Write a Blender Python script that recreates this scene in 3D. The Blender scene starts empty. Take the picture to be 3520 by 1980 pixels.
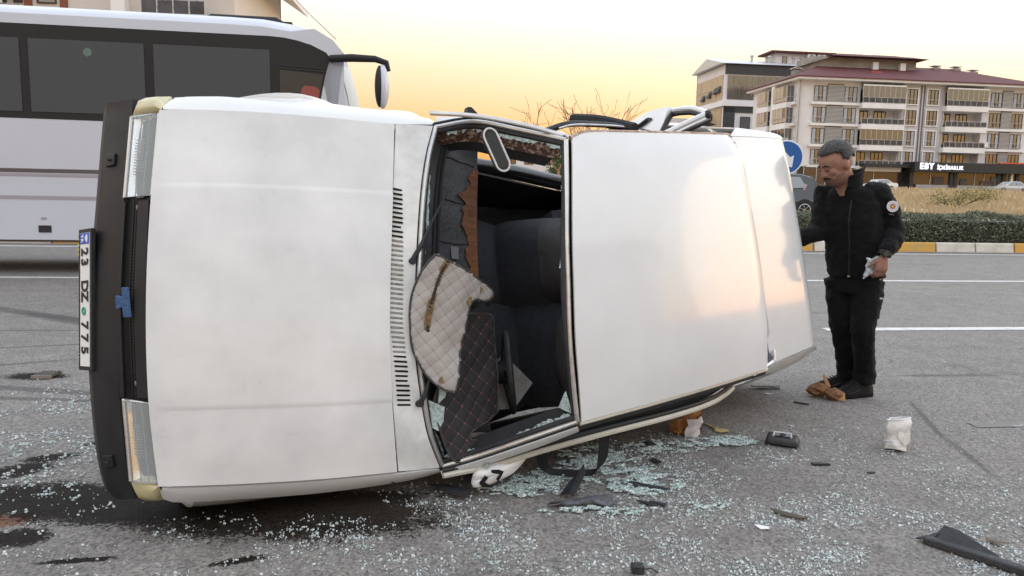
import bpy, bmesh, math, random
from math import sin, cos, pi, radians as R, sqrt, exp, atan2
from mathutils import Vector as V, Matrix, noise as mnoise

random.seed(7)
sc = bpy.context.scene
COL = sc.collection
# ---------------------------------------------------------------- camera
cd = bpy.data.cameras.new('camera'); cam = bpy.data.objects.new('camera', cd); COL.objects.link(cam)
cd.sensor_width = 36.0; cd.lens = 36.0 * 2600 / 3520; cd.clip_start = 0.05; cd.clip_end = 6000
cam.location = (0, 0, 1.30)
cam.rotation_euler = (Matrix.Rotation(R(90 - 7.1), 3, 'X') @ Matrix.Rotation(R(1.1), 3, 'Z')).to_euler()
sc.camera = cam
# ---------------------------------------------------------------- sky: dusk, sun just under the horizon out of the picture to the right
SUN_AZ = R(80)          # compass angle from +Y towards +X
SUN_EL = R(-1.5)
w = bpy.data.worlds.new('World'); sc.world = w; w.use_nodes = True
nt = w.node_tree; nt.nodes.clear()
wo = nt.nodes.new('ShaderNodeOutputWorld'); bg = nt.nodes.new('ShaderNodeBackground')
sk = nt.nodes.new('ShaderNodeTexSky'); sk.sky_type = 'NISHITA'; sk.sun_disc = False
sk.sun_elevation = SUN_EL; sk.sun_rotation = SUN_AZ; sk.altitude = 900; sk.air_density = 1.0; sk.dust_density = 1.2; sk.ozone_density = 1.0
gm = nt.nodes.new('ShaderNodeGamma'); gm.inputs[1].default_value = 0.48
# thick warm air near the horizon, the same all the way round
tc = nt.nodes.new('ShaderNodeTexCoord'); sx_ = nt.nodes.new('ShaderNodeSeparateXYZ'); rm = nt.nodes.new('ShaderNodeValToRGB'); mx = nt.nodes.new('ShaderNodeMix'); mx.data_type = 'RGBA'; mx.blend_type = 'MULTIPLY'; mx.inputs[0].default_value = 1.0
nt.links.new(tc.outputs['Generated'], sx_.inputs[0]); nt.links.new(sx_.outputs['Z'], rm.inputs[0])
E_ = rm.color_ramp.elements; E_[0].position = 0.0; E_[0].color = (.33, .205, .118, 1); E_[1].position = 0.62; E_[1].color = (1, .975, .945, 1)
for ps, cl in ((.09, (.40, .288, .185, 1)), (.155, (.475, .40, .302, 1)), (.22, (.56, .52, .46, 1)), (.32, (.70, .675, .645, 1))):
    e_ = E_.new(ps); e_.color = cl
nt.links.new(sk.outputs[0], gm.inputs[0]); nt.links.new(gm.outputs[0], mx.inputs[6]); nt.links.new(rm.outputs[0], mx.inputs[7])
nt.links.new(mx.outputs[2], bg.inputs[0]); bg.inputs[1].default_value = 0.15
nt.links.new(bg.outputs[0], wo.inputs[0])
# ---------------------------------------------------------------- sun lamp: only the last afterglow
sl = bpy.data.lights.new('sun', 'SUN'); sl.energy = 0.015; sl.angle = R(30); sl.color = (1.0, 0.72, 0.48)
so = bpy.data.objects.new('sun', sl); COL.objects.link(so)
_d = V((sin(SUN_AZ) * cos(R(8)), cos(SUN_AZ) * cos(R(8)), sin(R(8))))
so.rotation_euler = _d.to_track_quat('Z', 'Y').to_euler(); so.location = (-30, 30, 40)
vs = sc.view_settings; vs.view_transform = 'Standard'; vs.look = 'None'; vs.gamma = 1; vs.use_curve_mapping = False; vs.exposure = 4.86
sc.cycles.max_bounces = 5; sc.cycles.caustics_reflective = False; sc.cycles.caustics_refractive = False; sc.cycles.transparent_max_bounces = 12

# ================================================================= helpers
def lerp(a, b, t): return a + (b - a) * t
def rnd(a, b): return random.uniform(a, b)
def tag(o, label=None, cat=None, group=None, kind=None):
    if label: o['label'] = label
    if cat: o['category'] = cat
    if group: o['group'] = group
    if kind: o['kind'] = kind
    return o
def empty(name, loc=(0, 0, 0), rz=0.0, label=None, cat=None, group=None, parent=None):
    o = bpy.data.objects.new(name, None); COL.objects.link(o); o.empty_display_size = 0.2
    o.location = loc; o.rotation_euler = (0, 0, rz)
    if parent: o.parent = parent
    return tag(o, label, cat, group)
def copy_tree(o, parent=None):
    c = o.copy(); COL.objects.link(c); c.parent = parent
    for ch in list(o.children): copy_tree(ch, c)
    return c

class MB:
    """collects faces of one mesh object"""
    def __init__(s): s.v = []; s.f = []; s.m = []; s.mi = 0
    def add(s, vs, fs):
        n = len(s.v); s.v.extend([tuple(p) for p in vs]); s.f.extend([tuple(i + n for i in f) for f in fs]); s.m.extend([s.mi] * len(fs)); return s
    def box(s, x0, x1, y0, y1, z0, z1):
        return s.add([(x0, y0, z0), (x1, y0, z0), (x1, y1, z0), (x0, y1, z0), (x0, y0, z1), (x1, y0, z1), (x1, y1, z1), (x0, y1, z1)],
                     [(3, 2, 1, 0), (4, 5, 6, 7), (0, 1, 5, 4), (1, 2, 6, 5), (2, 3, 7, 6), (3, 0, 4, 7)])
    def bar(s, a, b, w, h=None, up=(0, 0, 1)):
        a = V(a); b = V(b); h = h or w; d = (b - a); 
        if d.length < 1e-6: return s
        d.normalize(); u = V(up)
        if abs(d.dot(u)) > .98: u = V((1, 0, 0)) if abs(d.x) < .9 else V((0, 1, 0))
        r = d.cross(u).normalized(); u = r.cross(d)
        vs = [p + r * (i * w / 2) + u * (j * h / 2) for p in (a, b) for i, j in ((-1, -1), (1, -1), (1, 1), (-1, 1))]
        return s.add(vs, [(0, 1, 2, 3), (7, 6, 5, 4), (4, 5, 1, 0), (5, 6, 2, 1), (6, 7, 3, 2), (7, 4, 0, 3)])
    def tube(s, path, rad, n=8, cap=True, flat=1.0, up=(0, 0, 1)):
        path = [V(p) for p in path]; k = len(path); rings = []
        if not hasattr(rad, '__len__'): rad = [rad] * k
        for i, p in enumerate(path):
            d = (path[min(i + 1, k - 1)] - path[max(i - 1, 0)]).normalized(); u = V(up)
            if abs(d.dot(u)) > .97: u = V((1, 0, 0)) if abs(d.x) < .9 else V((0, 1, 0))
            r = d.cross(u).normalized(); u = r.cross(d)
            rings.append([p + (r * cos(2 * pi * j / n) + u * sin(2 * pi * j / n) * flat) * rad[i] for j in range(n)])
        vs = [q for r in rings for q in r]; fs = []
        for i in range(k - 1):
            for j in range(n): fs.append((i * n + j, i * n + (j + 1) % n, (i + 1) * n + (j + 1) % n, (i + 1) * n + j))
        if cap: fs.append(tuple(range(n - 1, -1, -1))); fs.append(tuple((k - 1) * n + j for j in range(n)))
        return s.add(vs, fs)
    def lathe(s, prof, n=24, o=(0, 0, 0), axis='z', sx=1, sy=1):
        vs = []; fs = []; k = len(prof)
        for r, z in prof:
            for j in range(n):
                a = 2 * pi * j / n; p = (r * cos(a) * sx, r * sin(a) * sy, z)
                if axis == 'x': p = (p[2], p[0], p[1])
                elif axis == 'y': p = (p[0], p[2], p[1])
                vs.append((p[0] + o[0], p[1] + o[1], p[2] + o[2]))
        for i in range(k - 1):
            for j in range(n): fs.append((i * n + j, i * n + (j + 1) % n, (i + 1) * n + (j + 1) % n, (i + 1) * n + j))
        fs.append(tuple(range(n - 1, -1, -1))); fs.append(tuple((k - 1) * n + j for j in range(n)))
        return s.add(vs, fs)
    def prism(s, poly, d):
        """poly: 3-D outline, d: extrusion vector"""
        d = V(d); n = len(poly); vs = [V(p) for p in poly] + [V(p) + d for p in poly]
        fs = [tuple(range(n - 1, -1, -1)), tuple(range(n, 2 * n))] + [(i, (i + 1) % n, n + (i + 1) % n, n + i) for i in range(n)]
        return s.add(vs, fs)
    def grid(s, rows, th=0.0, close=False):
        """rows of points; optional thickness vector-free solid via offset along averaged normals"""
        a = len(rows); b = len(rows[0]); vs = [V(p) for r in rows for p in r]
        fs = [(i * b + j, i * b + j + 1, (i + 1) * b + j + 1, (i + 1) * b + j) for i in range(a - 1) for j in range(b - 1)]
        if close: fs += [((a - 1) * b + j, (a - 1) * b + j + 1, j + 1, j) for j in range(b - 1)]
        if not th: return s.add(vs, fs)
        nr = [V((0, 0, 0)) for _ in vs]
        for f in fs:
            n = (vs[f[2]] - vs[f[0]]).cross(vs[f[3]] - vs[f[1]])
            for i in f: nr[i] += n
        nr = [n.normalized() if n.length > 1e-12 else V((0, 0, 1)) for n in nr]
        m = len(vs); vs2 = vs + [p - n * th for p, n in zip(vs, nr)]
        f2 = fs + [tuple(m + i for i in reversed(f)) for f in fs]
        edge = [(j, j + 1) for j in range(b - 1)] + [((a - 1) * b + j + 1, (a - 1) * b + j) for j in range(b - 1)]
        if not close: edge += [((i + 1) * b, i * b) for i in range(a - 1)] + [(i * b + b - 1, (i + 1) * b + b - 1) for i in range(a - 1)]
        f2 += [(e[1], e[0], m + e[0], m + e[1]) for e in edge]
        return s.add(vs2, f2)
    def blob(s, c, r, seg=10, ring=7, jit=0.0):
        c = V(c); rx, ry, rz = r if hasattr(r, '__len__') else (r, r, r); vs = [c + V((0, 0, rz))]; fs = []
        for i in range(1, ring):
            t = pi * i / ring
            for j in range(seg):
                a = 2 * pi * j / seg; k = 1 + rnd(-jit, jit)
                vs.append(c + V((rx * sin(t) * cos(a) * k, ry * sin(t) * sin(a) * k, rz * cos(t) * k)))
        vs.append(c - V((0, 0, rz))); L = len(vs) - 1
        for j in range(seg): fs.append((0, 1 + j, 1 + (j + 1) % seg))
        for i in range(ring - 2):
            for j in range(seg):
                p = 1 + i * seg; fs.append((p + j, p + seg + j, p + seg + (j + 1) % seg, p + (j + 1) % seg))
        p = 1 + (ring - 2) * seg
        for j in range(seg): fs.append((p + j, L, p + (j + 1) % seg))
        return s.add(vs, fs)
    def mesh(s, name, mats, smooth=False, ang=40):
        me = bpy.data.meshes.new(name); me.from_pydata(s.v, [], s.f)
        for m in (mats if isinstance(mats, (list, tuple)) else [mats]): me.materials.append(m)
        if isinstance(mats, (list, tuple)) and len(mats) > 1: me.polygons.foreach_set('material_index', s.m)
        bm = bmesh.new(); bm.from_mesh(me)
        bmesh.ops.recalc_face_normals(bm, faces=bm.faces); bm.to_mesh(me); bm.free()
        if smooth:
            me.polygons.foreach_set('use_smooth', [True] * len(me.polygons)); me.set_sharp_from_angle(angle=R(ang))
        me.update(); return me
    def build(s, name, mats, parent=None, smooth=False, loc=None, bevel=0.0, label=None, cat=None, group=None, kind=None, ang=40, seg=2):
        o = bpy.data.objects.new(name, s.mesh(name, mats, smooth, ang)); COL.objects.link(o)
        if parent: o.parent = parent
        if loc is not None: o.location = loc
        if bevel:
            b = o.modifiers.new('bevel', 'BEVEL'); b.width = bevel; b.segments = seg; b.limit_method = 'ANGLE'; b.angle_limit = R(35)
        return tag(o, label, cat, group, kind)

def crom(pts, n):
    """Catmull-Rom resample to n points, even in arc length"""
    P = [V(p) for p in pts]; k = len(P); fine = []
    for i in range(k - 1):
        p1, p2 = P[i], P[i + 1]; p0 = P[i - 1] if i else p1 * 2 - p2; p3 = P[i + 2] if i + 2 < k else p2 * 2 - p1
        for j in range(12):
            t = j / 12.0
            fine.append(0.5 * ((2 * p1) + (p2 - p0) * t + (2 * p0 - 5 * p1 + 4 * p2 - p3) * t * t + (3 * p1 - p0 - 3 * p2 + p3) * t ** 3))
    fine.append(P[-1]); d = [0.0]
    for a, b in zip(fine, fine[1:]): d.append(d[-1] + (b - a).length)
    out = []; j = 0
    for i in range(n):
        t = d[-1] * i / (n - 1)
        while j < len(d) - 2 and d[j + 1] < t: j += 1
        g = d[j + 1] - d[j]; out.append(fine[j].lerp(fine[j + 1], (t - d[j]) / g if g > 1e-9 else 0))
    return out
def coons(top, bot, fr, re, nu, nv, crown=None):
    """top/bot run front->rear, fr/re run top->bottom"""
    T = crom(top, nu); B = crom(bot, nu); F = crom(fr, nv); E_ = crom(re, nv); rows = []
    for j in range(nv):
        v = j / (nv - 1); r = []
        for i in range(nu):
            u = i / (nu - 1)
            p = T[i] * (1 - v) + B[i] * v + F[j] * (1 - u) + E_[j] * u - (T[0] * (1 - u) * (1 - v) + T[-1] * u * (1 - v) + B[0] * (1 - u) * v + B[-1] * u * v)
            if crown: p = p + V(crown(u, v))
            r.append(p)
        rows.append(r)
    return rows

# ----------------------------------------------------------------- materials
_mats = {}
def mat(name, col, rough=0.6, metal=0.0, spec=0.5, var=0.0, vscale=6.0, bump=0.0, bscale=40.0, col2=None, coat=0.0, emit=None, es=1.0, trans=0.0, ior=1.45, alpha=1.0, rvar=0.0, stretch=None, lo=0.35, hi=0.65, coord='Object', sheen=0.0, detail=5.0, sss=0.0):
    if name in _mats: return _mats[name]
    m = bpy.data.materials.new(name); m.use_nodes = True; _mats[name] = m
    n = m.node_tree; b = n.nodes['Principled BSDF']; L = n.links
    c4 = (*col, 1); b.inputs['Base Color'].default_value = c4
    b.inputs['Roughness'].default_value = rough; b.inputs['Metallic'].default_value = metal
    b.inputs['Specular IOR Level'].default_value = spec; b.inputs['IOR'].default_value = ior
    b.inputs['Coat Weight'].default_value = coat; b.inputs['Coat Roughness'].default_value = 0.08
    b.inputs['Transmission Weight'].default_value = trans; b.inputs['Alpha'].default_value = alpha
    b.inputs['Sheen Weight'].default_value = sheen
    if sss: b.inputs['Subsurface Weight'].default_value = sss; b.inputs['Subsurface Radius'].default_value = (.02, .008, .004)
    if emit: b.inputs['Emission Color'].default_value = (*emit, 1); b.inputs['Emission Strength'].default_value = es
    if var or col2 or bump or rvar:
        tc = n.nodes.new('ShaderNodeTexCoord'); mp = n.nodes.new('ShaderNodeMapping'); L.new(tc.outputs[coord], mp.inputs[0])
        if stretch: mp.inputs['Scale'].default_value = stretch
        if var or col2 or rvar:
            t = n.nodes.new('ShaderNodeTexNoise'); t.inputs['Scale'].default_value = vscale; t.inputs['Detail'].default_value = detail; t.inputs['Roughness'].default_value = 0.6
            L.new(mp.outputs[0], t.inputs['Vector'])
            if var or col2:
                r = n.nodes.new('ShaderNodeValToRGB'); L.new(t.outputs['Fac'], r.inputs[0])
                r.color_ramp.elements[0].position = lo; r.color_ramp.elements[1].position = hi
                if col2: a, z = col, col2
                else: a = tuple(max(0, c * (1 - var)) for c in col); z = tuple(min(1, c * (1 + var)) for c in col)
                r.color_ramp.elements[0].color = (*a, 1); r.color_ramp.elements[1].color = (*z, 1); L.new(r.outputs[0], b.inputs['Base Color'])
            if rvar:
                mr = n.nodes.new('ShaderNodeMapRange'); L.new(t.outputs['Fac'], mr.inputs[0]); mr.inputs[1].default_value = .3; mr.inputs[2].default_value = .7
                mr.inputs[3].default_value = max(.02, rough - rvar); mr.inputs[4].default_value = min(1, rough + rvar); L.new(mr.outputs[0], b.inputs['Roughness'])
        if bump:
            t2 = n.nodes.new('ShaderNodeTexNoise'); t2.inputs['Scale'].default_value = bscale; t2.inputs['Detail'].default_value = 4; L.new(mp.outputs[0], t2.inputs['Vector'])
            bp = n.nodes.new('ShaderNodeBump'); bp.inputs['Strength'].default_value = bump; bp.inputs['Distance'].default_value = 0.02
            L.new(t2.outputs['Fac'], bp.inputs['Height']); L.new(bp.outputs[0], b.inputs['Normal'])
    return m

def text_mesh(txt, size, mats, parent, m4, name='lettering', ext=0.0, bold=0.0, ax='CENTER', sx=1.0):
    cu = bpy.data.curves.new(name, 'FONT'); cu.body = txt; cu.size = size; cu.extrude = ext; cu.offset = bold; cu.align_x = ax; cu.align_y = 'CENTER'; cu.resolution_u = 3
    t = bpy.data.objects.new('tmp', cu); COL.objects.link(t); dg = bpy.context.evaluated_depsgraph_get(); dg.update()
    me = bpy.data.meshes.new_from_object(t.evaluated_get(dg)); bpy.data.objects.remove(t); bpy.data.curves.remove(cu)
    me.materials.clear(); me.materials.append(mats); me.name = name
    me.transform(Matrix.Diagonal((sx, 1, 1, 1)))
    o = bpy.data.objects.new(name, me); COL.objects.link(o)
    if parent: o.parent = parent
    o.matrix_local = m4
    return o
def frame4(o, x, y, z=None):
    x = V(x).normalized(); y = V(y); y = (y - x * y.dot(x)).normalized(); z = x.cross(y)
    return Matrix(((x.x, y.x, z.x, o[0]), (x.y, y.y, z.y, o[1]), (x.z, y.z, z.z, o[2]), (0, 0, 0, 1)))
# measured outline points of the car, car frame: x = back from the nose, y = towards the car's right side, z = up from its wheels
HOOD_T = [(0.252, 0.736, 0.72), (0.523, 0.734, 0.765), (0.824, 0.715, 0.82), (1.138, 0.69, 0.87)]
HOOD_B = [(0.13, -0.645, 0.72), (0.392, -0.687, 0.765), (0.682, -0.725, 0.82), (0.997, -0.758, 0.87)]
HOOD_F = [(0.252, 0.736, 0.72), (0.192, 0.415, 0.745), (0.152, 0.138, 0.755), (0.129, -0.105, 0.755), (0.119, -0.32, 0.75), (0.121, -0.479, 0.74), (0.13, -0.645, 0.72)]
HOOD_R = [(1.138, 0.69, 0.87), (1.085, 0.42, 0.9), (1.023, 0.039, 0.915), (0.995, -0.205, 0.915), (0.984, -0.448, 0.91), (0.987, -0.613, 0.895), (0.997, -0.758, 0.87)]
FEND_T = [(0.307, 0.806, 0.66), (0.432, 0.813, 0.68), (0.549, 0.811, 0.7), (0.853, 0.78, 0.76), (1.188, 0.75, 0.82), (1.318, 0.736, 0.85), (1.338, 0.705, 0.87)]
FEND_B = [(0.175, -0.716, 0.66), (0.404, -0.753, 0.7), (0.698, -0.789, 0.76), (1.022, -0.809, 0.82), (1.217, -0.803, 0.86)]
WS_B = [(1.325, 0.684, 0.9), (1.254, 0.536, 0.93), (1.202, 0.362, 0.945), (1.155, 0.127, 0.955), (1.116, -0.136, 0.957), (1.105, -0.3, 0.955), (1.115, -0.467, 0.945), (1.138, -0.622, 0.93), (1.197, -0.775, 0.9)]
WS_T = [(1.721, 0.555, 1.295), (1.683, 0.351, 1.315), (1.647, 0.133, 1.325), (1.627, -0.065, 1.327), (1.613, -0.278, 1.322), (1.619, -0.461, 1.31), (1.632, -0.63, 1.295)]
WS_R = [(1.325, 0.684, 0.9), (1.458, 0.691, 1.0), (1.579, 0.627, 1.15), (1.721, 0.555, 1.295)]
WS_L = [(1.197, -0.775, 0.9), (1.314, -0.743, 1.0), (1.463, -0.687, 1.15), (1.632, -0.63, 1.295)]
ROOF_T = [(1.753, 0.559, 1.3), (1.852, 0.589, 1.3), (2.128, 0.596, 1.315), (2.449, 0.606, 1.315), (2.832, 0.621, 1.29)]
ROOF_B = [(1.653, -0.633, 1.3), (1.869, -0.624, 1.31), (2.086, -0.617, 1.315), (2.499, -0.6, 1.315), (2.952, -0.583, 1.29)]
ROOF_R = [(2.832, 0.621, 1.29), (2.867, 0.519, 1.31), (2.886, 0.354, 1.32), (2.908, 0.128, 1.325), (2.928, -0.119, 1.325), (2.938, -0.387, 1.315), (2.952, -0.583, 1.29)]
TR_T = [(3.302, 0.716, 0.93), (3.549, 0.723, 0.92), (3.859, 0.73, 0.9)]
TR_B = [(3.451, -0.638, 0.93), (3.689, -0.613, 0.92), (3.984, -0.584, 0.9)]
TR_R = [(3.859, 0.73, 0.9), (3.878, 0.554, 0.91), (3.888, 0.3, 0.92), (3.91, -0.004, 0.925), (3.939, -0.259, 0.92), (3.967, -0.465, 0.91), (3.984, -0.584, 0.9)]
QT_T = [(3.005, 0.769, 0.9), (3.395, 0.784, 0.9), (3.691, 0.78, 0.88), (3.86, 0.773, 0.86), (3.958, 0.753, 0.84)]
QT_B = [(3.479, -0.703, 0.86), (3.78, -0.683, 0.85), (4.075, -0.626, 0.84)]
BUMP_F = [(0.113, 0.824, 0.44), (0.102, 0.769, 0.42), (0.038, 0.359, 0.42), (0.004, 0.144, 0.42), (-0.025, -0.162, 0.42), (-0.03, -0.467, 0.42), (-0.015, -0.654, 0.42), (0.016, -0.713, 0.44)]
BUMP_R = [(0.185, 0.811, 0.58), (0.172, 0.733, 0.58), (0.121, 0.427, 0.58), (0.08, 0.127, 0.58), (0.057, -0.096, 0.58), (0.043, -0.317, 0.58), (0.044, -0.54, 0.58), (0.056, -0.639, 0.58), (0.058, -0.699, 0.58)]
HL1 = [(0.172, 0.736, 0.6), (0.249, 0.728, 0.71), (0.195, 0.419, 0.72), (0.122, 0.427, 0.6)]
HL2 = [(0.055, -0.325, 0.6), (0.122, -0.343, 0.72), (0.128, -0.636, 0.71), (0.054, -0.628, 0.6)]
TS1 = [(0.173, 0.741, 0.6), (0.194, 0.788, 0.6), (0.245, 0.813, 0.6), (0.305, 0.809, 0.66), (0.254, 0.743, 0.71)]
TS2 = [(0.053, -0.634, 0.6), (0.128, -0.646, 0.71), (0.172, -0.714, 0.66), (0.114, -0.713, 0.6), (0.07, -0.68, 0.6)]
WIP = [(1.119, 0.101, 0.93), (1.255, 0.324, 0.97), (1.091, -0.488, 0.94), (1.151, -0.355, 0.97)]
TRIM = [(1.257, 0.707, 1.0), (1.44, 0.686, 1.06), (1.584, 0.622, 1.2), (1.74, 0.558, 1.3)]
LRAIL = [(1.198, -0.814, 0.9), (1.41, -0.795, 1.0), (1.599, -0.758, 1.1), (1.863, -0.723, 1.2), (2.307, -0.718, 1.22), (2.623, -0.709, 1.2), (3.158, -0.651, 1.1)]
_bp = [((.425, 3.315, .34), 0), ((.432, 3.315, .24), 0), ((.430, 3.33, .13), 0), ((.418, 3.36, .050), .25), ((.385, 3.372, .026), .7), ((.30, 3.36, .024), .85), ((.225, 3.366, .026), .7), ((.170, 3.352, .050), .3), ((.150, 3.30, .12), 0), ((.150, 3.255, .20), 0), ((.158, 3.23, .26), 0)]
BELT = [p for p, _ in _bp]; _c = crom(BELT, 60); _t = crom([(i, t, 0) for i, (_, t) in enumerate(_bp)], 60)
BELT_ROWS = [[p + V((.98, .15, 0)).lerp(V((.05, 1, .35)), max(0, min(1, t.y))).normalized() * (.024 * k) for p, t in zip(_c, _t)] for k in (-1, 1)]

# ================================================================= the overturned car
M_white = mat('car_white_gloss', (.665, .67, .67), .22, var=.04, vscale=2.0, coat=.75, spec=.5, rvar=.05)
M_hood = mat('car_white_wiped', (.57, .567, .56), .34, col2=(.75, .745, .735), vscale=2.3, coat=.15, lo=.27, hi=.66, rvar=.12, detail=7)
M_cowl = mat('car_white_dusty', (.54, .54, .53), .5, col2=(.74, .74, .72), vscale=7.0, lo=.35, hi=.62, detail=8)
M_cream = mat('car_edge_cream', (.60, .57, .50), .5, col2=(.30, .25, .2), vscale=18, lo=.55, hi=.8, bump=.2, bscale=60)
M_rustw = mat('rusty_paint_edge', (.30, .17, .12), .8, col2=(.55, .45, .38), vscale=25, bump=.5, bscale=90)
M_black = mat('black_rubber', (.018, .018, .02), .55, var=.3, vscale=20)
M_plast = mat('bumper_plastic', (.013, .0135, .016), .5, var=.22, spec=.35, vscale=9, bump=.06, bscale=200, rvar=.08)
M_plast2 = mat('bumper_plastic_lighter', (.036, .034, .032), .6, var=.15, vscale=9)  # lighter of two bumper colours, used on the front face
M_chrome = mat('dull_bright_trim', (.55, .54, .53), .32, metal=.75, var=.12, vscale=14, rvar=.1)
M_dark = mat('interior_dark', (.012, .012, .013), .8, var=.3, vscale=8)
M_vinyl = mat('dashboard_vinyl', (.032, .034, .038), .5, var=.3, vscale=12, bump=.2, bscale=60)
M_navy = mat('seat_fabric_navy', (.020, .022, .028), .85, var=.25, vscale=30, sheen=.3)
M_seatg = mat('seat_vinyl_grey', (.045, .043, .042), .65, var=.2, vscale=20)
M_foam = mat('exposed_foam', (.17, .065, .026), .9, col2=(.085, .042, .028), vscale=7, bump=.4, bscale=30)
M_crumb = mat('crazed_glass', (.36, .46, .45), .25, col2=(.62, .72, .70), vscale=70, bump=.8, bscale=160, spec=.6)
M_lens = mat('headlamp_glass', (.80, .86, .86), .06, alpha=.20, spec=.8, bump=.35, bscale=60, stretch=(1, 5, .5))
M_refl = mat('headlamp_reflector', (.88, .89, .88), .10, metal=1.0, var=.12, vscale=14, rvar=.12)
M_amber = mat('yellowed_indicator', (.50, .46, .26), .22, col2=(.56, .36, .14), vscale=5, coat=.4, lo=.5, hi=.8, stretch=(6, 30, 30))
M_tyre = mat('tyre_rubber', (.02, .02, .02), .8, var=.2, vscale=20, bump=.3, bscale=50)
M_rim = mat('wheel_rim', (.45, .45, .46), .35, metal=.8)
M_glassd = mat('tinted_glass', (.02, .025, .025), .04, spec=.6, alpha=.85)


# ================================================================= ground, road, median, field
SL = 0.135                                   # the road runs to the right and slightly away
RD = V((1, SL, 0)).normalized(); RN = V((-SL, 1, 0)).normalized()
def rp(x, q, z=0.0): return (x, q + SL * x, z)   # q: distance across the road measured at x = 0
def asphalt():
    m = bpy.data.materials.new('old_asphalt'); m.use_nodes = True; n = m.node_tree; L = n.links; b = n.nodes['Principled BSDF']
    tc = n.nodes.new('ShaderNodeTexCoord'); P = tc.outputs['Object']
    def noise(sc_, det=4, rough=.6, vec=None):
        t = n.nodes.new('ShaderNodeTexNoise'); t.inputs['Scale'].default_value = sc_; t.inputs['Detail'].default_value = det; t.inputs['Roughness'].default_value = rough; L.new(vec or P, t.inputs['Vector']); return t.outputs['Fac']
    def ramp(f, p0, p1, c0, c1):
        r = n.nodes.new('ShaderNodeValToRGB'); L.new(f, r.inputs[0]); e = r.color_ramp.elements; e[0].position = p0; e[1].position = p1; e[0].color = (*c0, 1); e[1].color = (*c1, 1); return r.outputs[0]
    def mix(f, a, c, blend='MIX'):
        x = n.nodes.new('ShaderNodeMix'); x.data_type = 'RGBA'; x.blend_type = blend
        if hasattr(f, 'default_value') or not isinstance(f, (int, float)): L.new(f, x.inputs[0])
        else: x.inputs[0].default_value = f
        for v, s in ((a, 6), (c, 7)):
            if isinstance(v, tuple): x.inputs[s].default_value = (*v, 1)
            else: L.new(v, x.inputs[s])
        return x.outputs[2]
    def math_(op, a, c):
        x = n.nodes.new('ShaderNodeMath'); x.operation = op
        for i, v in enumerate((a, c)):
            if isinstance(v, (int, float)): x.inputs[i].default_value = v
            else: L.new(v, x.inputs[i])
        return x.outputs[0]
    base = ramp(noise(.55, 6, .65), .3, .7, (.165, .153, .146), (.235, .220, .210))
    base = mix(.55, base, ramp(noise(3.5, 6, .7), .3, .7, (.135, .126, .12), (.255, .24, .228)))
    vo = n.nodes.new('ShaderNodeTexVoronoi'); vo.inputs['Scale'].default_value = 95; L.new(P, vo.inputs['Vector'])
    agg = ramp(vo.outputs['Color'], .05, .95, (.22, .22, .22), (1.85, 1.80, 1.72))
    base = mix(.65, base, mix(1.0, base, agg, 'MULTIPLY'))
    fine = ramp(noise(260, 2, .5), .35, .7, (.6, .6, .6), (1.35, 1.34, 1.3)); base = mix(.55, base, mix(1.0, base, fine, 'MULTIPLY'))
    # fine map cracks
    wv = n.nodes.new('ShaderNodeTexVoronoi'); wv.feature = 'DISTANCE_TO_EDGE'; wv.inputs['Scale'].default_value = .62
    wm = n.nodes.new('ShaderNodeVectorMath'); wm.operation = 'ADD'; nz = n.nodes.new('ShaderNodeTexNoise'); nz.inputs['Scale'].default_value = 5; nz.inputs['Detail'].default_value = 8; L.new(P, nz.inputs['Vector'])
    ws = n.nodes.new('ShaderNodeVectorMath'); ws.operation = 'SCALE'; ws.inputs['Scale'].default_value = .5; L.new(nz.outputs['Color'], ws.inputs[0]); L.new(P, wm.inputs[0]); L.new(ws.outputs[0], wm.inputs[1]); L.new(wm.outputs[0], wv.inputs['Vector'])
    ck = n.nodes.new('ShaderNodeMapRange'); L.new(wv.outputs['Distance'], ck.inputs[0]); ck.inputs[1].default_value = .006; ck.inputs[2].default_value = .016; ck.inputs[3].default_value = .55; ck.inputs[4].default_value = 0
    brk = n.nodes.new('ShaderNodeMapRange'); L.new(noise(.8, 3), brk.inputs[0]); brk.inputs[1].default_value = .56; brk.inputs[2].default_value = .62
    base = mix(math_('MULTIPLY', ck.outputs[0], brk.outputs[0]), base, (.06, .056, .053))
    wet = None; edge = noise(9, 6, .7); edge2 = noise(55, 6, .85)
    def stain(cx, cy, rx, ry, ang, amp=.55):
        mp = n.nodes.new('ShaderNodeMapping'); mp.vector_type = 'TEXTURE'; mp.inputs['Location'].default_value = (cx, cy, 0); mp.inputs['Rotation'].default_value = (0, 0, ang); mp.inputs['Scale'].default_value = (rx, ry, 1); L.new(P, mp.inputs[0])
        ln = n.nodes.new('ShaderNodeVectorMath'); ln.operation = 'LENGTH'; L.new(mp.outputs[0], ln.inputs[0])
        d = math_('ADD', ln.outputs['Value'], math_('ADD', math_('MULTIPLY', math_('SUBTRACT', edge, .5), amp * 2.2), math_('MULTIPLY', math_('SUBTRACT', edge2, .5), 2.8)))
        mr = n.nodes.new('ShaderNodeMapRange'); L.new(d, mr.inputs[0]); mr.inputs[1].default_value = .94; mr.inputs[2].default_value = 1.04; mr.inputs[3].default_value = 1; mr.inputs[4].default_value = 0; return mr.outputs[0]
    for cx, cy, rx, ry, an in ((-1.75, 2.98, .66, .20, -.12), (-.90, 2.93, .66, .25, .02), (-.6, 3.06, .25, .1, .3), (-2.25, 3.32, .16, .09, .8), (-2.2, 3.5, .12, .06, .4), (-1.82, 2.66, .13, .08, .2), (-2.05, 3.72, .1, .04, .2), (-.95, 2.52, .1, .025, .4), (-1.5, 2.5, .12, .02, .2), (-3.25, 5.05, .2, .1, 0)):
        s = stain(cx, cy, rx, ry, an); wet = s if wet is None else math_('MAXIMUM', wet, s)
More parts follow.
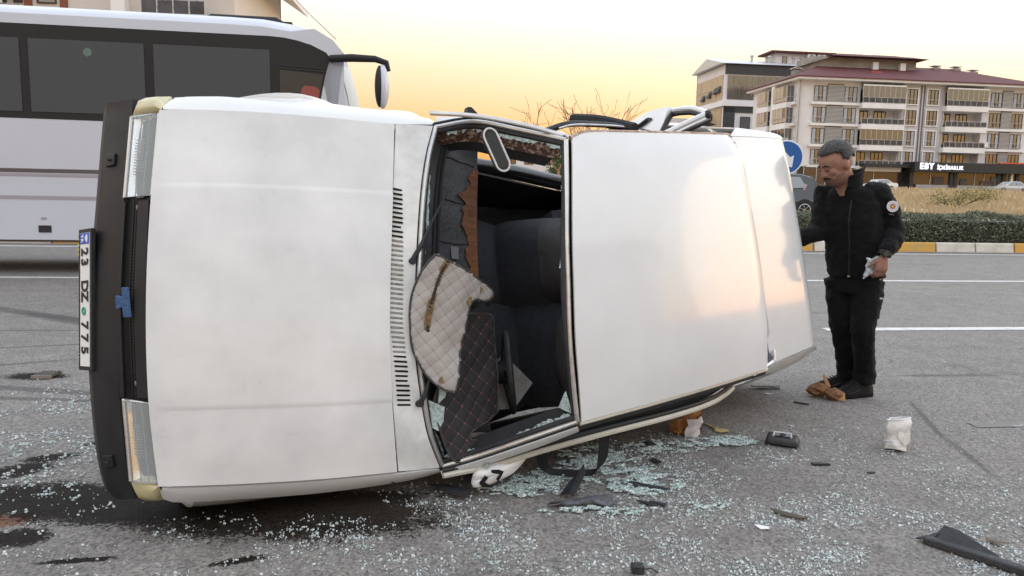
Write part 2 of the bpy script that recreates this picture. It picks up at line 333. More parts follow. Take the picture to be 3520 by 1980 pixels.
    rust = stain(-1.98, 2.80, .14, .07, .3)
    base = mix(math_('MULTIPLY', rust, .85), base, (.16, .055, .02))
    oily = mix(1.0, base, (.05, .037, .028), 'MULTIPLY'); base = mix(math_('MULTIPLY', wet, .97), base, oily)
    band = stain(.2, 3.75, 1.5, .42, .62, .3); base = mix(math_('MULTIPLY', band, .12), base, (.20, .17, .14))
    for cx, cy, rx, ry, an in ((-3.1, 4.5, 1.1, .035, -.03), (-3.1, 4.72, .9, .05, -.15), (-3.7, 5.35, .5, .03, .5), (-4.9, 7.6, 1.6, .10, -.45), (-4.3, 7.25, .8, .12, -.5), (-3.9, 6.0, .7, .03, .35), (2.5, 4.4, .45, .02, 1.3), (2.38, 3.8, .3, .02, 1.4), (3.3, 5.6, .4, .04, .1), (-4.2, 6.7, .5, .03, .1)):
        base = mix(math_('MULTIPLY', stain(cx, cy, rx, ry, an, .45), .62), base, (.055, .05, .048))
    L.new(base, b.inputs['Base Color'])
    rr_ = n.nodes.new('ShaderNodeMapRange'); L.new(wet, rr_.inputs[0]); rr_.inputs[3].default_value = .72; rr_.inputs[4].default_value = .50; L.new(rr_.outputs[0], b.inputs['Roughness'])
    sp_ = n.nodes.new('ShaderNodeMapRange'); L.new(wet, sp_.inputs[0]); sp_.inputs[3].default_value = .35; sp_.inputs[4].default_value = .06; L.new(sp_.outputs[0], b.inputs['Specular IOR Level'])
    bp = n.nodes.new('ShaderNodeBump'); bp.inputs['Strength'].default_value = .55; bp.inputs['Distance'].default_value = .006; L.new(math_('ADD', noise(170, 3), math_('MULTIPLY', vo.outputs['Distance'], .8)), bp.inputs['Height']); L.new(bp.outputs[0], b.inputs['Normal'])
    return m
M_asph = asphalt()
M_asph2 = mat('far_asphalt', (.15, .145, .14), .75, var=.2, vscale=1.2)
M_dirt = mat('dry_earth', (.33, .26, .18), .95, col2=(.44, .33, .21), vscale=.35, bump=.4, bscale=3, detail=8)
M_line = mat('road_paint_worn', (.62, .61, .59), .6, col2=(.42, .41, .39), vscale=9, lo=.45, hi=.75, detail=8)
M_linew = mat('road_paint_nearly_gone', (.195, .185, .177), .8, col2=(.36, .35, .34), vscale=14, lo=.56, hi=.66, detail=9)
def qprof(q):
    P_ = [(-400, 0), (18.4, 0), (18.41, .16), (20.6, .30), (21.8, .55), (22.5, .58), (29.5, .6), (45, 1.15), (80, 2.45), (94, 2.85), (104, 2.9), (180, 3.2), (500, 9), (1500, 25), (4000, 60)]
    for (a, za), (b_, zb) in zip(P_, P_[1:]):
        if a <= q <= b_: return lerp(za, zb, (q - a) / (b_ - a))
    return 60
qs = [18.42, 19.5, 20.6, 21.2, 21.8] + [22.5, 26, 29.5] + [31 + 3 * i for i in range(22)] + [99, 104, 120, 150, 180, 260, 380, 500, 900, 1500, 2500, 4000]
xs = [-2500, -900, -400, -200, -120] + [-90 + 6 * i for i in range(36)] + [150, 220, 400, 900, 2500]
rows = [[rp(x, q, qprof(q) + (.16 * mnoise.noise(V((x * .11, q * .13, 3.1))) if 31 < q < 95 else 0) - (.03 if q < 19 else 0)) for x in xs] for q in qs]
MB().grid(rows).build('ground', M_dirt, smooth=True, kind='structure')
MB().grid([[rp(x, q, -.004 - (.02 if abs(x) > 60 or q < -20 else 0)) for x in (-2500, -300, -60, 60, 300, 2500)] for q in (-400, -20, 18.41)]).build('ground', M_dirt, kind='structure')
MB().grid([[rp(x, q, 0) for x in (-300, -40, -8, -4, -2, 0, 2, 4, 8, 40, 300)] for q in (-19, -5, 0, 2, 4, 6, 10, 18.2)]).build('road', M_asph, kind='structure')
MB().grid([[rp(x, q, z) for x in (-300, 0, 300)] for q, z in ((22.6, .592), (26, .603), (29.4, .612))]).build('far_road', M_asph2, kind='structure')
def line(nm, x0, x1, q, w_, m, n=2): return MB().grid([[rp(lerp(x0, x1, i / n), q - w_ / 2, .004) for i in range(n + 1)], [rp(lerp(x0, x1, i / n), q + w_ / 2, .004) for i in range(n + 1)]]).build(nm, m, kind='structure')
line('lane_marking', 3.16, 12.5, 7.10, .16, M_line, 8); line('lane_marking', -30, 10.1, 11.49, .16, M_line, 8); line('lane_marking', 10.1, 11.6, 11.49, .15, M_linew)
line('edge_marking', -120, 120, 17.42, .18, M_line); line('lane_marking', 2.72, 4.2, 3.95, .10, M_linew)
# kerb stones, painted in turn yellow and white, a part each
kb = empty('kerb'); tag(kb, kind='structure')
M_ky = mat('kerb_yellow', (.56, .31, .055), .7, col2=(.42, .30, .14), vscale=3, lo=.45, hi=.8, bump=.2, bscale=30); M_kw = mat('kerb_white', (.60, .56, .50), .7, col2=(.47, .42, .36), vscale=3, lo=.45, hi=.75, bump=.2, bscale=30); M_kg = mat('kerb_concrete', (.34, .30, .26), .8, var=.15, vscale=3)
km = {}
for c_, m in (('y', M_ky), ('w', M_kw)):
    b = MB(); b.add([(0.02, 0, .045), (1.10, 0, .045), (1.10, .03, .225), (.02, .03, .225), (1.10, .05, .25), (.02, .05, .25), (1.10, .2, .25), (.02, .2, .25), (.02, .2, 0), (1.10, .2, 0), (.02, 0, 0), (1.10, 0, 0)],
          [(10, 11, 1, 0), (0, 1, 2, 3), (3, 2, 4, 5), (5, 4, 6, 7), (7, 6, 9, 8), (10, 0, 3, 5, 7, 8), (1, 11, 9, 6, 4, 2)]); km[c_] = b.mesh('kerb_stone', m)
for i in range(-40, 46):
    x = 11.02 + 1.12 * i; o = bpy.data.objects.new('kerb_stone', km['y' if i % 3 == 2 else 'w']); COL.objects.link(o); o.parent = kb; o.location = rp(x, 18.19, rnd(-.004, .004)); o.rotation_euler = (0, 0, atan2(SL, 1) + rnd(-.004, .004))
MB().grid([[rp(x, q, .01) for x in (-60, 0, 70)] for q in (18.02, 18.2)]).build('gutter', M_kg, kind='structure')
# ----------------------------------------------------------------- planting
def leaves(mb, n, fn, size, rg, up=.4):
    for _ in range(n):
        p = V(fn(rg)); a = V((rg.uniform(-1, 1), rg.uniform(-1, 1), rg.uniform(-up, 1))).normalized(); t = a.cross(V((rg.uniform(-1, 1), rg.uniform(-1, 1), rg.uniform(-1, 1)))).normalized(); s = size * rg.uniform(.6, 1.3); b_ = a * s * .45
        mb.add([p - t * s * .5, p + b_ * .55, p + t * s * .5, p - b_ * .55], [(0, 1, 2, 3)])
M_hedge = mat('hedge_leaf', (.095, .118, .078), .75, col2=(.25, .265, .19), vscale=7, lo=.35, hi=.7)
M_hcore = mat('hedge_twigs', (.03, .032, .022), .9)
M_dry = mat('dry_grass_blade', (.36, .27, .15), .9, col2=(.62, .49, .31), vscale=.8, lo=.3, hi=.7)
M_weed = mat('weed_leaf', (.16, .17, .06), .9, col2=(.26, .22, .08), vscale=1)
hg = empty('hedge', rp(0, 19.1, .15), label='long low clipped grey-green hedge behind the painted kerb', cat='hedge'); rg = random.Random(11)
def hpt(r):
    x = r.uniform(-16, 22) if r.random() < .25 else r.uniform(4.5, 18); h = .80 + .13 * mnoise.noise(V((x * .9, 0, 0))) + .07 * mnoise.noise(V((x * 3.1, 5, 0))); a = r.random()
    q = r.uniform(-.5, .5); z = h * sqrt(r.random()) if abs(q) < .42 else r.random() * h * .9
    if r.random() < .5: q = -.5 + r.random() ** 2 * .25 - .05 * sin(z * 4)
    else: z = h * (1 - .12 * r.random() ** 2)
    return (x, q + SL * x, z + r.uniform(-.02, .05))
b = MB(); leaves(b, 42000, hpt, .062, rg); b.build('foliage', M_hedge, hg)
b = MB(); b.grid([[(x, q + SL * x, z * (.72 + .1 * mnoise.noise(V((x, 0, 0))))) for x in [-16 + .5 * i for i in range(77)]] for q, z in ((-.36, 0), (-.40, .5), (-.33, .88), (.33, .88), (.4, .5), (.36, 0))]); b.build('twig_core', M_hcore, hg)
b = MB()
for i in range(14):
    x = rg.uniform(5, 18); y = SL * x - .45; pts = [(x, y, .5)]; dx = rg.uniform(-.5, .5)
    for k in range(5): pts.append((pts[-1][0] + dx * .12, y - .03 * k, pts[-1][2] + .11 - .02 * k))
    b.tube(pts, [.008, .007, .006, .005, .004, .003], 4)
b.build('stray_shoot', M_hedge, hg)
# dry grass over the field: one mass
b = MB(); rg = random.Random(21)
for _ in range(34000):
    q = 30 + 62 * rg.random() ** 1.6; x = rg.uniform(.10, .80) * (q + 12) if rg.random() < .85 else rg.uniform(-.6, .2) * q
    if mnoise.noise(V((x * .22, q * .16, 0))) + .5 * mnoise.noise(V((x * .7, q * .4, 3))) < -.12: continue
    p = V(rp(x, q, qprof(q) - .02)); h = rg.uniform(.15, .5) * (1 + .6 * mnoise.noise(V((x * .35, q * .3, 9)))); t = V((rg.uniform(-1, 1), rg.uniform(-.4, .4), 0)) * .14; wv = .03 + .0012 * q
    b.add([p + V((-wv, 0, 0)), p + V((wv, 0, 0)), p + t + V((0, 0, h))], [(0, 1, 2)])
b.build('dry_grass', M_dry, kind='stuff', label='dry yellow grass covering the empty plot', cat='grass')
def shrub(x, q, r, h, lab, m=M_weed, n=900):
    g = empty('shrub', rp(x, q, qprof(q)), label=lab, cat='shrub', group='shrubs on the dry plot'); b = MB(); rg = random.Random(int(x * 10 + q)); cs = [(rg.uniform(-r, r), rg.uniform(-r, r), rg.uniform(.3, .8) * h, rg.uniform(.3, .55) * r) for _ in range(9)]
    def f(q_): c = q_.choice(cs); v = V((q_.gauss(0, 1), q_.gauss(0, 1), q_.gauss(0, 1))).normalized() * c[3] * q_.random() ** .4; return (c[0] + v.x, c[1] + v.y, max(.02, c[2] + v.z))
    leaves(b, n, f, .12, rg); b.build('foliage', m, g)
    b = MB()
    for c in cs: b.tube([(0, 0, 0), (c[0] * .6, c[1] * .6, c[2] * .6), c[:3]], [.03, .02, .008], 5)
    b.build('stem', M_hcore, g)
shrub(24.6, 39, 1.2, 1.0, 'green weed bush in dry grass right of the man'); shrub(16.5, 36, 1.0, .8, 'dull green weed bush beside the dark hatchback'); shrub(33, 50, 1.4, .9, 'low weed bush in front of the silver car')

# ================================================================= buildings
M_wallw = mat('render_white', (.68, .66, .67), .85, var=.05, vscale=.3); M_wallg = mat('render_grey', (.54, .52, .53), .85, var=.05, vscale=.3); M_slab = mat('slab_white', (.76, .75, .75), .8, var=.05, vscale=.5)
M_roof = mat('roof_red', (.105, .027, .03), .75, var=.15, vscale=2, bump=.2, bscale=5); M_conc = mat('raw_concrete', (.30, .28, .25), .9, var=.15, vscale=.6)
M_win = mat('window_glass', (.05, .055, .06), .05, spec=.9, ior=1.9); M_wing = mat('balcony_glass', (.06, .06, .058), .06, spec=.9, ior=1.8); M_wfr = mat('window_frame_brown', (.055, .03, .025), .6); M_curt = mat('curtain', (.42, .45, .48), .8, var=.2, vscale=3)
M_rail = mat('rail_grey', (.50, .50, .50), .5, metal=.3); M_railp = mat('rail_panel_dark', (.06, .06, .07), .3, var=.4, vscale=.8); M_louv = mat('louvre_grey', (.20, .195, .19), .6); M_fasc = mat('shop_fascia', (.022, .023, .025), .5); M_shop = mat('shop_glass', (.045, .045, .042), .06, spec=.7, ior=1.6)
M_lit = mat('sign_letter_lit', (.9, .9, 1), .5, emit=(.86, .88, 1.0), es=.045); M_bpane = mat('pane_beige', (.50, .40, .29), .8, var=.06, vscale=1); M_orange = mat('orange_edge', (.6, .08, .03), .6)
class BFrame:
    """building frame: x along the front, y into the block, z up"""
    def __init__(s, o, rot): s.m = Matrix.Translation(V(o)) @ Matrix.Rotation(rot, 4, 'Z')
AR = atan2(SL, 1)
def rectpart(nm, m, parent, x0, x1, y0, y1, z0, z1, bev=0): return MB().box(min(x0, x1), max(x0, x1), min(y0, y1), max(y0, y1), min(z0, z1), max(z0, z1)).build(nm, m, parent, bevel=bev)
_wcache = {}
def window(parent, x, z, wd, h, y=0.0, sash=3, rail=False, glass=None, curtain=True, surround=False, rot=None):
    """a window standing on the plane y: frame sub-parts share meshes"""
    key = (round(wd, 2), round(h, 2), sash, rail, glass.name if glass else '', curtain, surround)
    if key not in _wcache:
        L_ = []
        b = MB(); b.box(0, wd, .06, .075, 0, h); L_.append(('pane', b.mesh('pane', glass or M_win)))
        b = MB(); t = .07
        for a, c in ((0, t), (wd - t, wd)): b.box(a, c, 0, .08, 0, h)
        for a, c in ((0, t), (h - t, h)): b.box(t, wd - t, 0, .08, a, c)
        for i in range(1, sash): xx = wd * i / sash; b.box(xx - .045, xx + .045, .005, .075, t, h - t)
        if sash == 3: b.box(wd / 3 + .05, wd * 2 / 3 - .05, .01, .07, h * .2, h * .2 + .06)
        L_.append(('frame', b.mesh('frame', M_wfr)))
        if curtain: b = MB(); b.box(.08, wd * .31, .05, .058, .06, h - .06); b.box(wd * .70, wd - .08, .05, .058, .06, h - .06); L_.append(('curtain', b.mesh('curtain', M_curt)))
        if rail:
            b = MB(); b.box(-.08, wd + .08, -.12, -.08, .75, .80); b.box(-.08, wd + .08, -.12, -.08, .05, .09)
            for i in range(3): b.box(-.08 + (wd + .12) * i / 2, -.04 + (wd + .12) * i / 2, -.12, -.08, -.02, .8)
            L_.append(('guard_rail', b.mesh('guard_rail', M_rail)))
        if surround:
            b = MB(); e = .16
            b.box(-e, 0, -.07, .03, -e, h + e); b.box(wd, wd + e, -.07, .03, -e, h + e); b.box(0, wd, -.07, .03, h, h + e); b.box(0, wd, -.07, .03, -e, 0); L_.append(('surround', b.mesh('surround', M_slab)))
        _wcache[key] = L_
    g = bpy.data.objects.new('window', None); COL.objects.link(g); g.parent = parent; g.empty_display_size = .1; g.location = (x - .10 * sin(rot), y - .10 * cos(rot), z) if rot else (x, y - .10, z)
    if rot: g.rotation_euler = (0, 0, rot)
    for nm, me in _wcache[key]:
        o = bpy.data.objects.new(nm, me); COL.objects.link(o); o.parent = g
    return g
def railing(parent, x0, x1, z, y, h=.85, m=M_railp):
    g = bpy.data.objects.new('balcony_railing', None); COL.objects.link(g); g.parent = parent; n = max(2, int((x1 - x0) / .9))
    b = MB(); b.box(x0, x1, y - .03, y + .03, z + h - .05, z + h); b.box(x0, x1, y - .03, y + .03, z + .03, z + .08)
    for i in range(n + 1): xx = lerp(x0, x1 - .05, i / n); b.box(xx, xx + .05, y - .025, y + .025, z, z + h)
    b.build('rail', M_rail, g)
    for i in range(n):
        xa = lerp(x0, x1 - .05, i / n) + .08; xb = lerp(x0, x1 - .05, (i + 1) / n) - .03; MB().box(xa, xb, y - .008, y + .008, z + .1, z + h - .08).build('rail_panel', m, g)
# ---- the large block with the red roof
B1 = empty('apartment_building', (41.0, 112.0, 2.9), AR, 'long white five-storey apartment block with a dark red hipped roof', 'building')
W_, D_, ZE, PIT, Z0 = 37.9, 15.0, 15.5, 3.02, 3.2
def px2t(c6x): return (c6x - 952) / (2372 - 952.0) * W_
zf = lambda k: ZE - .55 - 2.35 - PIT * k        # window sill level, k = 0 top floor
zs = [0, Z0] + [zf(3 - k) - .45 for k in (0, 1, 2)] + [ZE]
bal = [(px2t(1306), px2t(1548)), (px2t(1806), px2t(2046))]
# front wall in bays so that the balconies are real recesses
b = MB()
xs_ = [0, bal[0][0], bal[0][1], bal[1][0], bal[1][1], W_]
for i in (0, 2, 4): b.box(xs_[i], xs_[i + 1], 0, .3, Z0, ZE)
b.box(0, W_, D_ - .3, D_, 0, ZE); b.box(W_ - .3, W_, .3, D_ - .3, 0, ZE); b.box(0, .3, .3, D_ - .3, Z0, ZE); b.box(0, W_, 3.0, 3.3, 0, Z0 - .01)
for x0, x1 in bal: b.box(x0 - .15, x1 + .15, 1.5, 1.7, Z0, ZE); b.box(x0 - .2, x0, .3, 1.5, Z0, ZE); b.box(x1, x1 + .2, .3, 1.5, Z0, ZE)
b.build('wall', M_wallw, B1)
rectpart('wall_strip', M_wallg, B1, px2t(1560), px2t(1795), -.12, 0, Z0, ZE - .02)
for x in (1660, 1678): rectpart('wall_stripe', mat('stripe_violet_grey', (.13, .12, .14), .8), B1, px2t(x), px2t(x + 9), -.16, -.12, Z0, ZE - .1)
for k in range(4):
    z = zf(k); 
    for x0, x1 in ((1016, 1302), (2060, 2325)): rectpart('floor_ledge', M_slab, B1, px2t(x0), px2t(x1), -.45, 0, z - .48, z - .10)
    for cx in (1035, 1212): window(B1, px2t(cx), z, 1.95, 2.2, 0, 3, True, M_win)
    for cx in (2092, 2230): window(B1, px2t(cx), z, 1.85, 2.2, 0, 3, True, M_win, curtain=(k + cx) % 2 == 0)
    for cx, cx2 in ((1112, 1208), (2163, 2227)):
        g = empty('louvre_panel', (0, 0, 0), parent=B1); rectpart('backing', M_louv, g, px2t(cx), px2t(cx2), -.10, 0, z - .08, z + 2.5)
        for j in range(13): rectpart('slat', M_rail if j % 1 == 0 else M_louv, g, px2t(cx), px2t(cx2), -.17, -.10, z + .02 + j * .185, z + .10 + j * .185)
    for cx in (1575, 1700): window(B1, px2t(cx), z + .05, 1.75, 2.15, -.12, 3, False, M_win, curtain=k > 1, surround=True); 
    for cx in (1575, 1700): rectpart('guard_bar', M_rail, B1, px2t(cx), px2t(cx) + 1.75, -.22, -.18, z + .75, z + .80)
    for bi, (x0, x1) in enumerate(bal):
        rectpart('balcony_slab', M_slab, B1, x0 - .25, x1 + .15, -1.1, 1.5, z - 1.05 + .2, z - .12); glazed = (k == 0) or (bi == 0 and k == 2)
        railing(B1, x0 - .2, x1 + .1, z - .12, -1.02)
        if glazed:
            n = 8; g = empty('balcony_glazing', parent=B1)
            for j in range(n):
                xa, xb = lerp(x0 - .2, x1 + .1, j / n), lerp(x0 - .2, x1 + .1, (j + 1) / n); rectpart('pane', M_wing, g, xa + .05, xb - .05, -.96, -.94, z + .72, z + 2.3)
                rectpart('mullion', M_rail, g, xa - .03, xa + .04, -.99, -.93, z + .72, z + 2.3)
            rectpart('head_rail', M_slab, g, x0 - .2, x1 + .1, -1.05, -.9, z + 2.3, z + 2.5)
        for fx, fw in ((.14, 1.4), (.5, 1.9)): window(B1, lerp(x0, x1, fx), z - .05, fw, 2.1, 1.5, 2 if fw < 1.8 else 3, False, M_win, curtain=False)
for x in (948, 936): rectpart('downpipe', M_rail, B1, px2t(x) + .1, px2t(x) + .28, -.25, -.08, 0, ZE)
for x in (1553, 1803): rectpart('downpipe', M_wallg, B1, px2t(x), px2t(x) + .12, -.2, -.05, Z0, ZE)
rectpart('air_conditioner', M_slab, B1, px2t(2050), px2t(2050) + 1.0, -.5, -.1, zf(2) + .1, zf(2) + .85)
# eaves and hipped roof
rectpart('eaves', M_slab, B1, -.9, W_ + .9, -1.3, D_ + .9, ZE, ZE + .42)
b = MB(); e0, e1, f0, f1, zr = -1.1, W_ + 1.1, -1.5, D_ + 1.1, ZE + .42
b.add([(e0, f0, zr), (e1, f0, zr), (e1, f1, zr), (e0, f1, zr), (7.5, 7.5, zr + 3.4), (W_ - 9, 7.5, zr + 3.4)], [(0, 1, 5, 4), (1, 2, 5), (2, 3, 4, 5), (3, 0, 4), (3, 2, 1, 0)]); b.box(e0, e1, f0, f1, zr - .12, zr); rf_ = b.build('roof', M_roof, B1)
rectpart('roof_hatch', mat('hatch_red', (.32, .08, .07), .6), rf_, 12.2, 13.8, 2.0, 2.6, zr + 1.3, zr + 1.62)
ph = MB(); ph.box(4.5, 21.5, 5.2, 10, zr + .8, zr + 4.0); ph.build('penthouse_wall', M_conc, rf_)
b = MB(); b.add([(6.5, 3.6, zr + 3.95), (22.6, 3.6, zr + 3.95), (22.6, 11, zr + 3.95), (6.5, 11, zr + 3.95), (10, 7.5, zr + 5.0), (19, 7.5, zr + 5.0)], [(0, 1, 5, 4), (1, 2, 5), (2, 3, 4, 5), (3, 0, 4), (3, 2, 1, 0)]); b.build('penthouse_roof', M_roof, rf_)
b = MB(); b.add([(4.0, 4.4, zr + 3.1), (8.2, 4.4, zr + 4.4), (8.2, 10, zr + 4.4), (4.0, 10, zr + 3.1), (4.0, 4.4, zr + 2.9), (8.2, 4.4, zr + 4.2), (8.2, 10, zr + 4.2), (4.0, 10, zr + 2.9)], [(0, 1, 2, 3), (7, 6, 5, 4), (0, 4, 5, 1), (1, 5, 6, 2), (2, 6, 7, 3), (3, 7, 4, 0)]); b.build('penthouse_lean_to', M_conc, rf_)
for x, z in ((2.4, 0), (10.5, 2.3), (13.5, 2.35), (17, 2.3), (21, 2.3), (25.5, 1.3), (29, 1.3), (32, .9)): rectpart('chimney', M_conc, rf_, x, x + 1.1, 6.5, 7.6, zr + z, zr + z + 2.1); rectpart('chimney_cap', M_slab, rf_, x - .2, x + 1.3, 6.4, 7.7, zr + z + 2.3, zr + z + 2.4)
for x in (14, 18.5): rectpart('penthouse_column', M_slab, rf_, x, x + .9, 4.6, 5.2, zr + .9, zr + 3.4)
# left flank: stacked sun-rooms, beige panes on the upper floors
for k in range(4):
    z = zf(k)
    rectpart('flank_slab', M_slab, B1, -1.1, 0, 1.6, 6.2, z - .85, z - .05); rectpart('flank_slab', M_slab, B1, -1.1, 0, 7.6, 11.5, z - .85, z - .05); rectpart('flank_slab', M_slab, B1, -.5, 0, .4, 1.6, z - .5, z - .1)
    for y0, y1 in ((1.7, 6.1), (7.7, 11.4)):
        g = empty('sun_room', parent=B1); n = 4
        for j in range(n):
            ya, yb = lerp(y0, y1, j / n), lerp(y0, y1, (j + 1) / n)
            rectpart('beige_pane' if (k < 2 and j > 0) else 'pane', M_bpane if (k < 2 and j > 0) else M_win, g, -1.05, -1.0, ya + .05, yb - .05, z + .75, z + 2.3); rectpart('pane', M_bpane if k < 2 else M_wing, g, -1.05, -1.02, ya + .05, yb - .05, z + .1, z + .65)
            rectpart('mullion', M_rail, g, -1.1, -.98, ya - .04, ya + .04, z, z + 2.3)
        rectpart('rail', M_rail, g, -1.12, -1.06, y0, y1, z + .66, z + .72); rectpart('pane', M_win, g, -1.0, -.05, y0 + .02, y0 + .06, z + .1, z + 2.3); rectpart('mullion', M_rail, g, -.56, -.50, y0 - .02, y0 + .04, z, z + 2.3); rectpart('rail', M_rail, g, -1.0, -.05, y0 - .03, y0 + .02, z + .66, z + .72)
    window(B1, -.02, z, .95, 2.2, 1.45, 2, True, M_win, rot=-pi / 2)
rectpart('flank_strip', M_slab, B1, -.7, 0, 6.35, 7.4, 0, ZE)
# shops at street level
sh = empty('shop_front', parent=B1)
xs0 = px2t(1585)
rectpart('fascia', M_fasc, sh, xs0, W_ + 7, -3.0, -.2, 2.75, 4.15); rectpart('shop_floor', M_conc, sh, -1, W_ + 7, -3.1, 3, -.15, .05)
rectpart('shop_window', M_shop, sh, xs0 + .3, W_ + 6.5, -1.9, -1.85, .9, 2.74); rectpart('stall_riser', mat('riser_pale', (.34, .34, .34), .7, var=.1), sh, xs0 + 1.2, W_ + 6.5, -1.95, -1.8, .05, .9)
for x in (0.0, 6.4, 7.1, 14.1, 15.0, 17.2, 21, 26): rectpart('pier', M_fasc, sh, xs0 + x, xs0 + x + .55, -2.1, -1.8, .05, 2.74)
for x in (3.3, 10.5, 12, 19): rectpart('mullion', M_rail, sh, xs0 + x, xs0 + x + .07, -1.98, -1.9, .05, 2.74)
rectpart('white_post', M_slab, sh, xs0 + 16.3, xs0 + 16.6, -2.2, -1.9, .05, 2.74); rectpart('orange_edge', M_orange, sh, xs0 + 13.5, W_ + 7, -3.05, -2.6, 4.16, 4.34)
for x, z0, z1, w_ in ((8.2, .95, 1.9, 1.0), (11.5, .95, 1.6, 2.2), (13.2, .95, 2.3, .9), (3.8, .95, 2.1, 1.7)): rectpart('display', mat('display_' + str(int(x)), ((.06, .06, .06), (.10, .09, .08), (.42, .30, .16), (.07, .05, .04))[int(x) % 4], .7), sh, xs0 + x, xs0 + x + w_, -2.02, -1.96, z0, z1)
rectpart('side_glass', M_shop, sh, 1.0, xs0 - .3, -.6, -.55, .3, 3.1)
for x in (1.0, 3.0, 4.4, 6.5, 9, 12): rectpart('mullion', M_rail, sh, x, x + .08, -.68, -.6, .05, 3.1)
rectpart('canopy', M_fasc, sh, 9.5, xs0 + .02, -2.2, 0, 3.3, 3.75)
sg_ = empty('shop_sign', parent=B1)
def sgn(t, x, z, size, sx=1, bold=.0): return text_mesh(t, size, M_lit, sg_, Matrix.Translation((x, -3.06, z)) @ Matrix.Rotation(pi / 2, 4, 'X'), 'sign_letter', ext=.04, bold=bold, ax='LEFT', sx=sx)
x = xs0 + .75
for ch, wd in (('E', .72), ('B', .78), ('Y', .8)): sgn(ch, x, 3.5, 1.22, .92, .045); x += wd
x += .45
for ch, wd in (('İ', .22), ('Ç', .50), ('M', .60), ('İ', .22), ('M', .60), ('A', .50), ('R', .48), ('L', .40), ('I', .22), ('K', .5)): sgn(ch, x, 3.36, .78, .85, .008); x += wd
# ---- dark glazed block behind
B2 = empty('office_building', (37.5, 139, 3.0), AR, 'dark glazed and white office block with a pale metal roof', 'building')
M_gl2 = mat('facade_glass_bronze', (.13, .115, .09), .08, spec=.8, ior=1.7, var=.25, vscale=.25); M_gl3 = mat('facade_glass_reflection_tint', (.42, .33, .22), .3, var=.1, vscale=.2); M_ant = mat('anthracite_panel', (.045, .048, .05), .6); M_mroof = mat('metal_roof', (.52, .53, .56), .4, metal=.4)  # flank glass is beige: its warm reflection is put into the colour
b = MB(); b.box(0, 34, 0, .4, 0, 22); b.box(0, .4, .4, 14, 0, 22); b.box(0, 34, 13.6, 14, 0, 22); b.box(33.6, 34, .4, 13.6, 0, 22); b.build('wall', M_wallw, B2)
rectpart('cladding', M_ant, B2, -.15, 34, -.15, 0, 20.3, 22.1); rectpart('cladding', M_ant, B2, -.15, 2.0, -.15, 0, 0, 14.5); rectpart('cladding', M_ant, B2, -.15, 34, -.15, 0, 13.6, 14.6); rectpart('white_band', M_slab, B2, -.5, 34, -.4, 0, 14.7, 15.7); rectpart('white_band', M_slab, B2, -.5, 0, 0, 14, 14.7, 15.7)
for i in range(16):
    for j in range(2): rectpart('facade_pane', M_ant if (i, j) in ((7, 0), (9, 1)) else M_gl2, B2, .4 + i * 1.15, 1.45 + i * 1.15, -.12, -.02, 15.9 + j * 2.15, 17.95 + j * 2.15)
rectpart('cladding', M_ant, B2, 19, 20.2, -.2, 0, 15.8, 20.3)
for i in range(9): rectpart('facade_pane', M_gl2, B2, 20.4 + i * 1.2, 21.5 + i * 1.2, -.12, -.02, 15.9, 20.1)
for k in range(4):
    for x, wd in ((3.1, 1.9), (7.6, 1.2), (11, 1.9), (15.5, 1.2)): window(B2, x, 10.2 - 3.7 * k, wd, 2.7, 0, 1, False, M_win, False)
rectpart('air_conditioner', M_slab, B2, 6.6, 7.5, -.5, -.1, 11.7, 12.4)
for j in range(5):
    y = 1.0 + j * 2.5
    for z0, z1 in ((15.9, 18), (18.1, 20.3), (9, 14.4), (2, 8.5)): rectpart('facade_pane', M_gl3, B2, -.12, -.02, y, y + 2.4, z0, z1)
for y, z in ((1.6, 17.3), (3.2, 17.2), (6.0, 16.8), (9, 16.5), (5.0, 12.6)):
    MB().add([(-.1, y, z + 1.2), (-.1, y + 1.3, z + 1.2), (-.75, y + 1.3, z), (-.75, y, z), (-.1, y, z), (-.1, y + 1.3, z)], [(0, 1, 2, 3), (0, 3, 4), (1, 5, 2), (3, 2, 5, 4)]).build('open_vent_window', M_ant, B2)
b = MB(); b.add([(-1.0, -.6, 22.1), (35, -.6, 22.1), (35, 14.6, 22.1), (-1.0, 14.6, 22.1), (-1.0, 7, 24.0), (35, 7, 24.0)], [(0, 1, 5, 4), (2, 3, 4, 5), (3, 0, 4), (1, 2, 5), (3, 2, 1, 0)]); b.build('roof', M_mroof, B2)
pn_ = MB(); pn_.box(11.5, 22, 5, 9, 22.3, 25.3); pn_.build('roof_house', M_wallw, B2); rectpart('roof_house_roof', M_roof, B2, 10.4, 23.2, 4, 10, 25.3, 25.6)
for x in (17.6, 19.6): 
    rectpart('air_conditioner', M_slab, B2, x, x + 1.5, 4.2, 4.9, 22.9, 25.2)
    for z in (23.5, 24.6): MB().lathe([(.02, 0), (.48, 0), (.5, .05), (.02, .06)], 18, (x + .75, 4.1, z), 'y').build('fan_grille', M_louv, B2)
window(B2, 13, 23.0, .9, 1.7, 5, 1, False, M_win, False)
for x in (7.0, 10.5, 15.2, 16.8): MB().lathe([(.2, 0), (.2, .9), (.38, 1.0), (.3, 1.3), (.05, 1.4)], 12, (x, 5, 23.4)).build('roof_vent', M_rail, B2)
rectpart('low_wing', M_wallw, B2, -9, -.5, 7, 16, 0, 13); 
for k in range(3): 
    for x in (-8.4, -6.2, -4): window(B2, x, 9.4 - 3.6 * k, 1.5, 2, 7, 2, False, M_gl3, False)
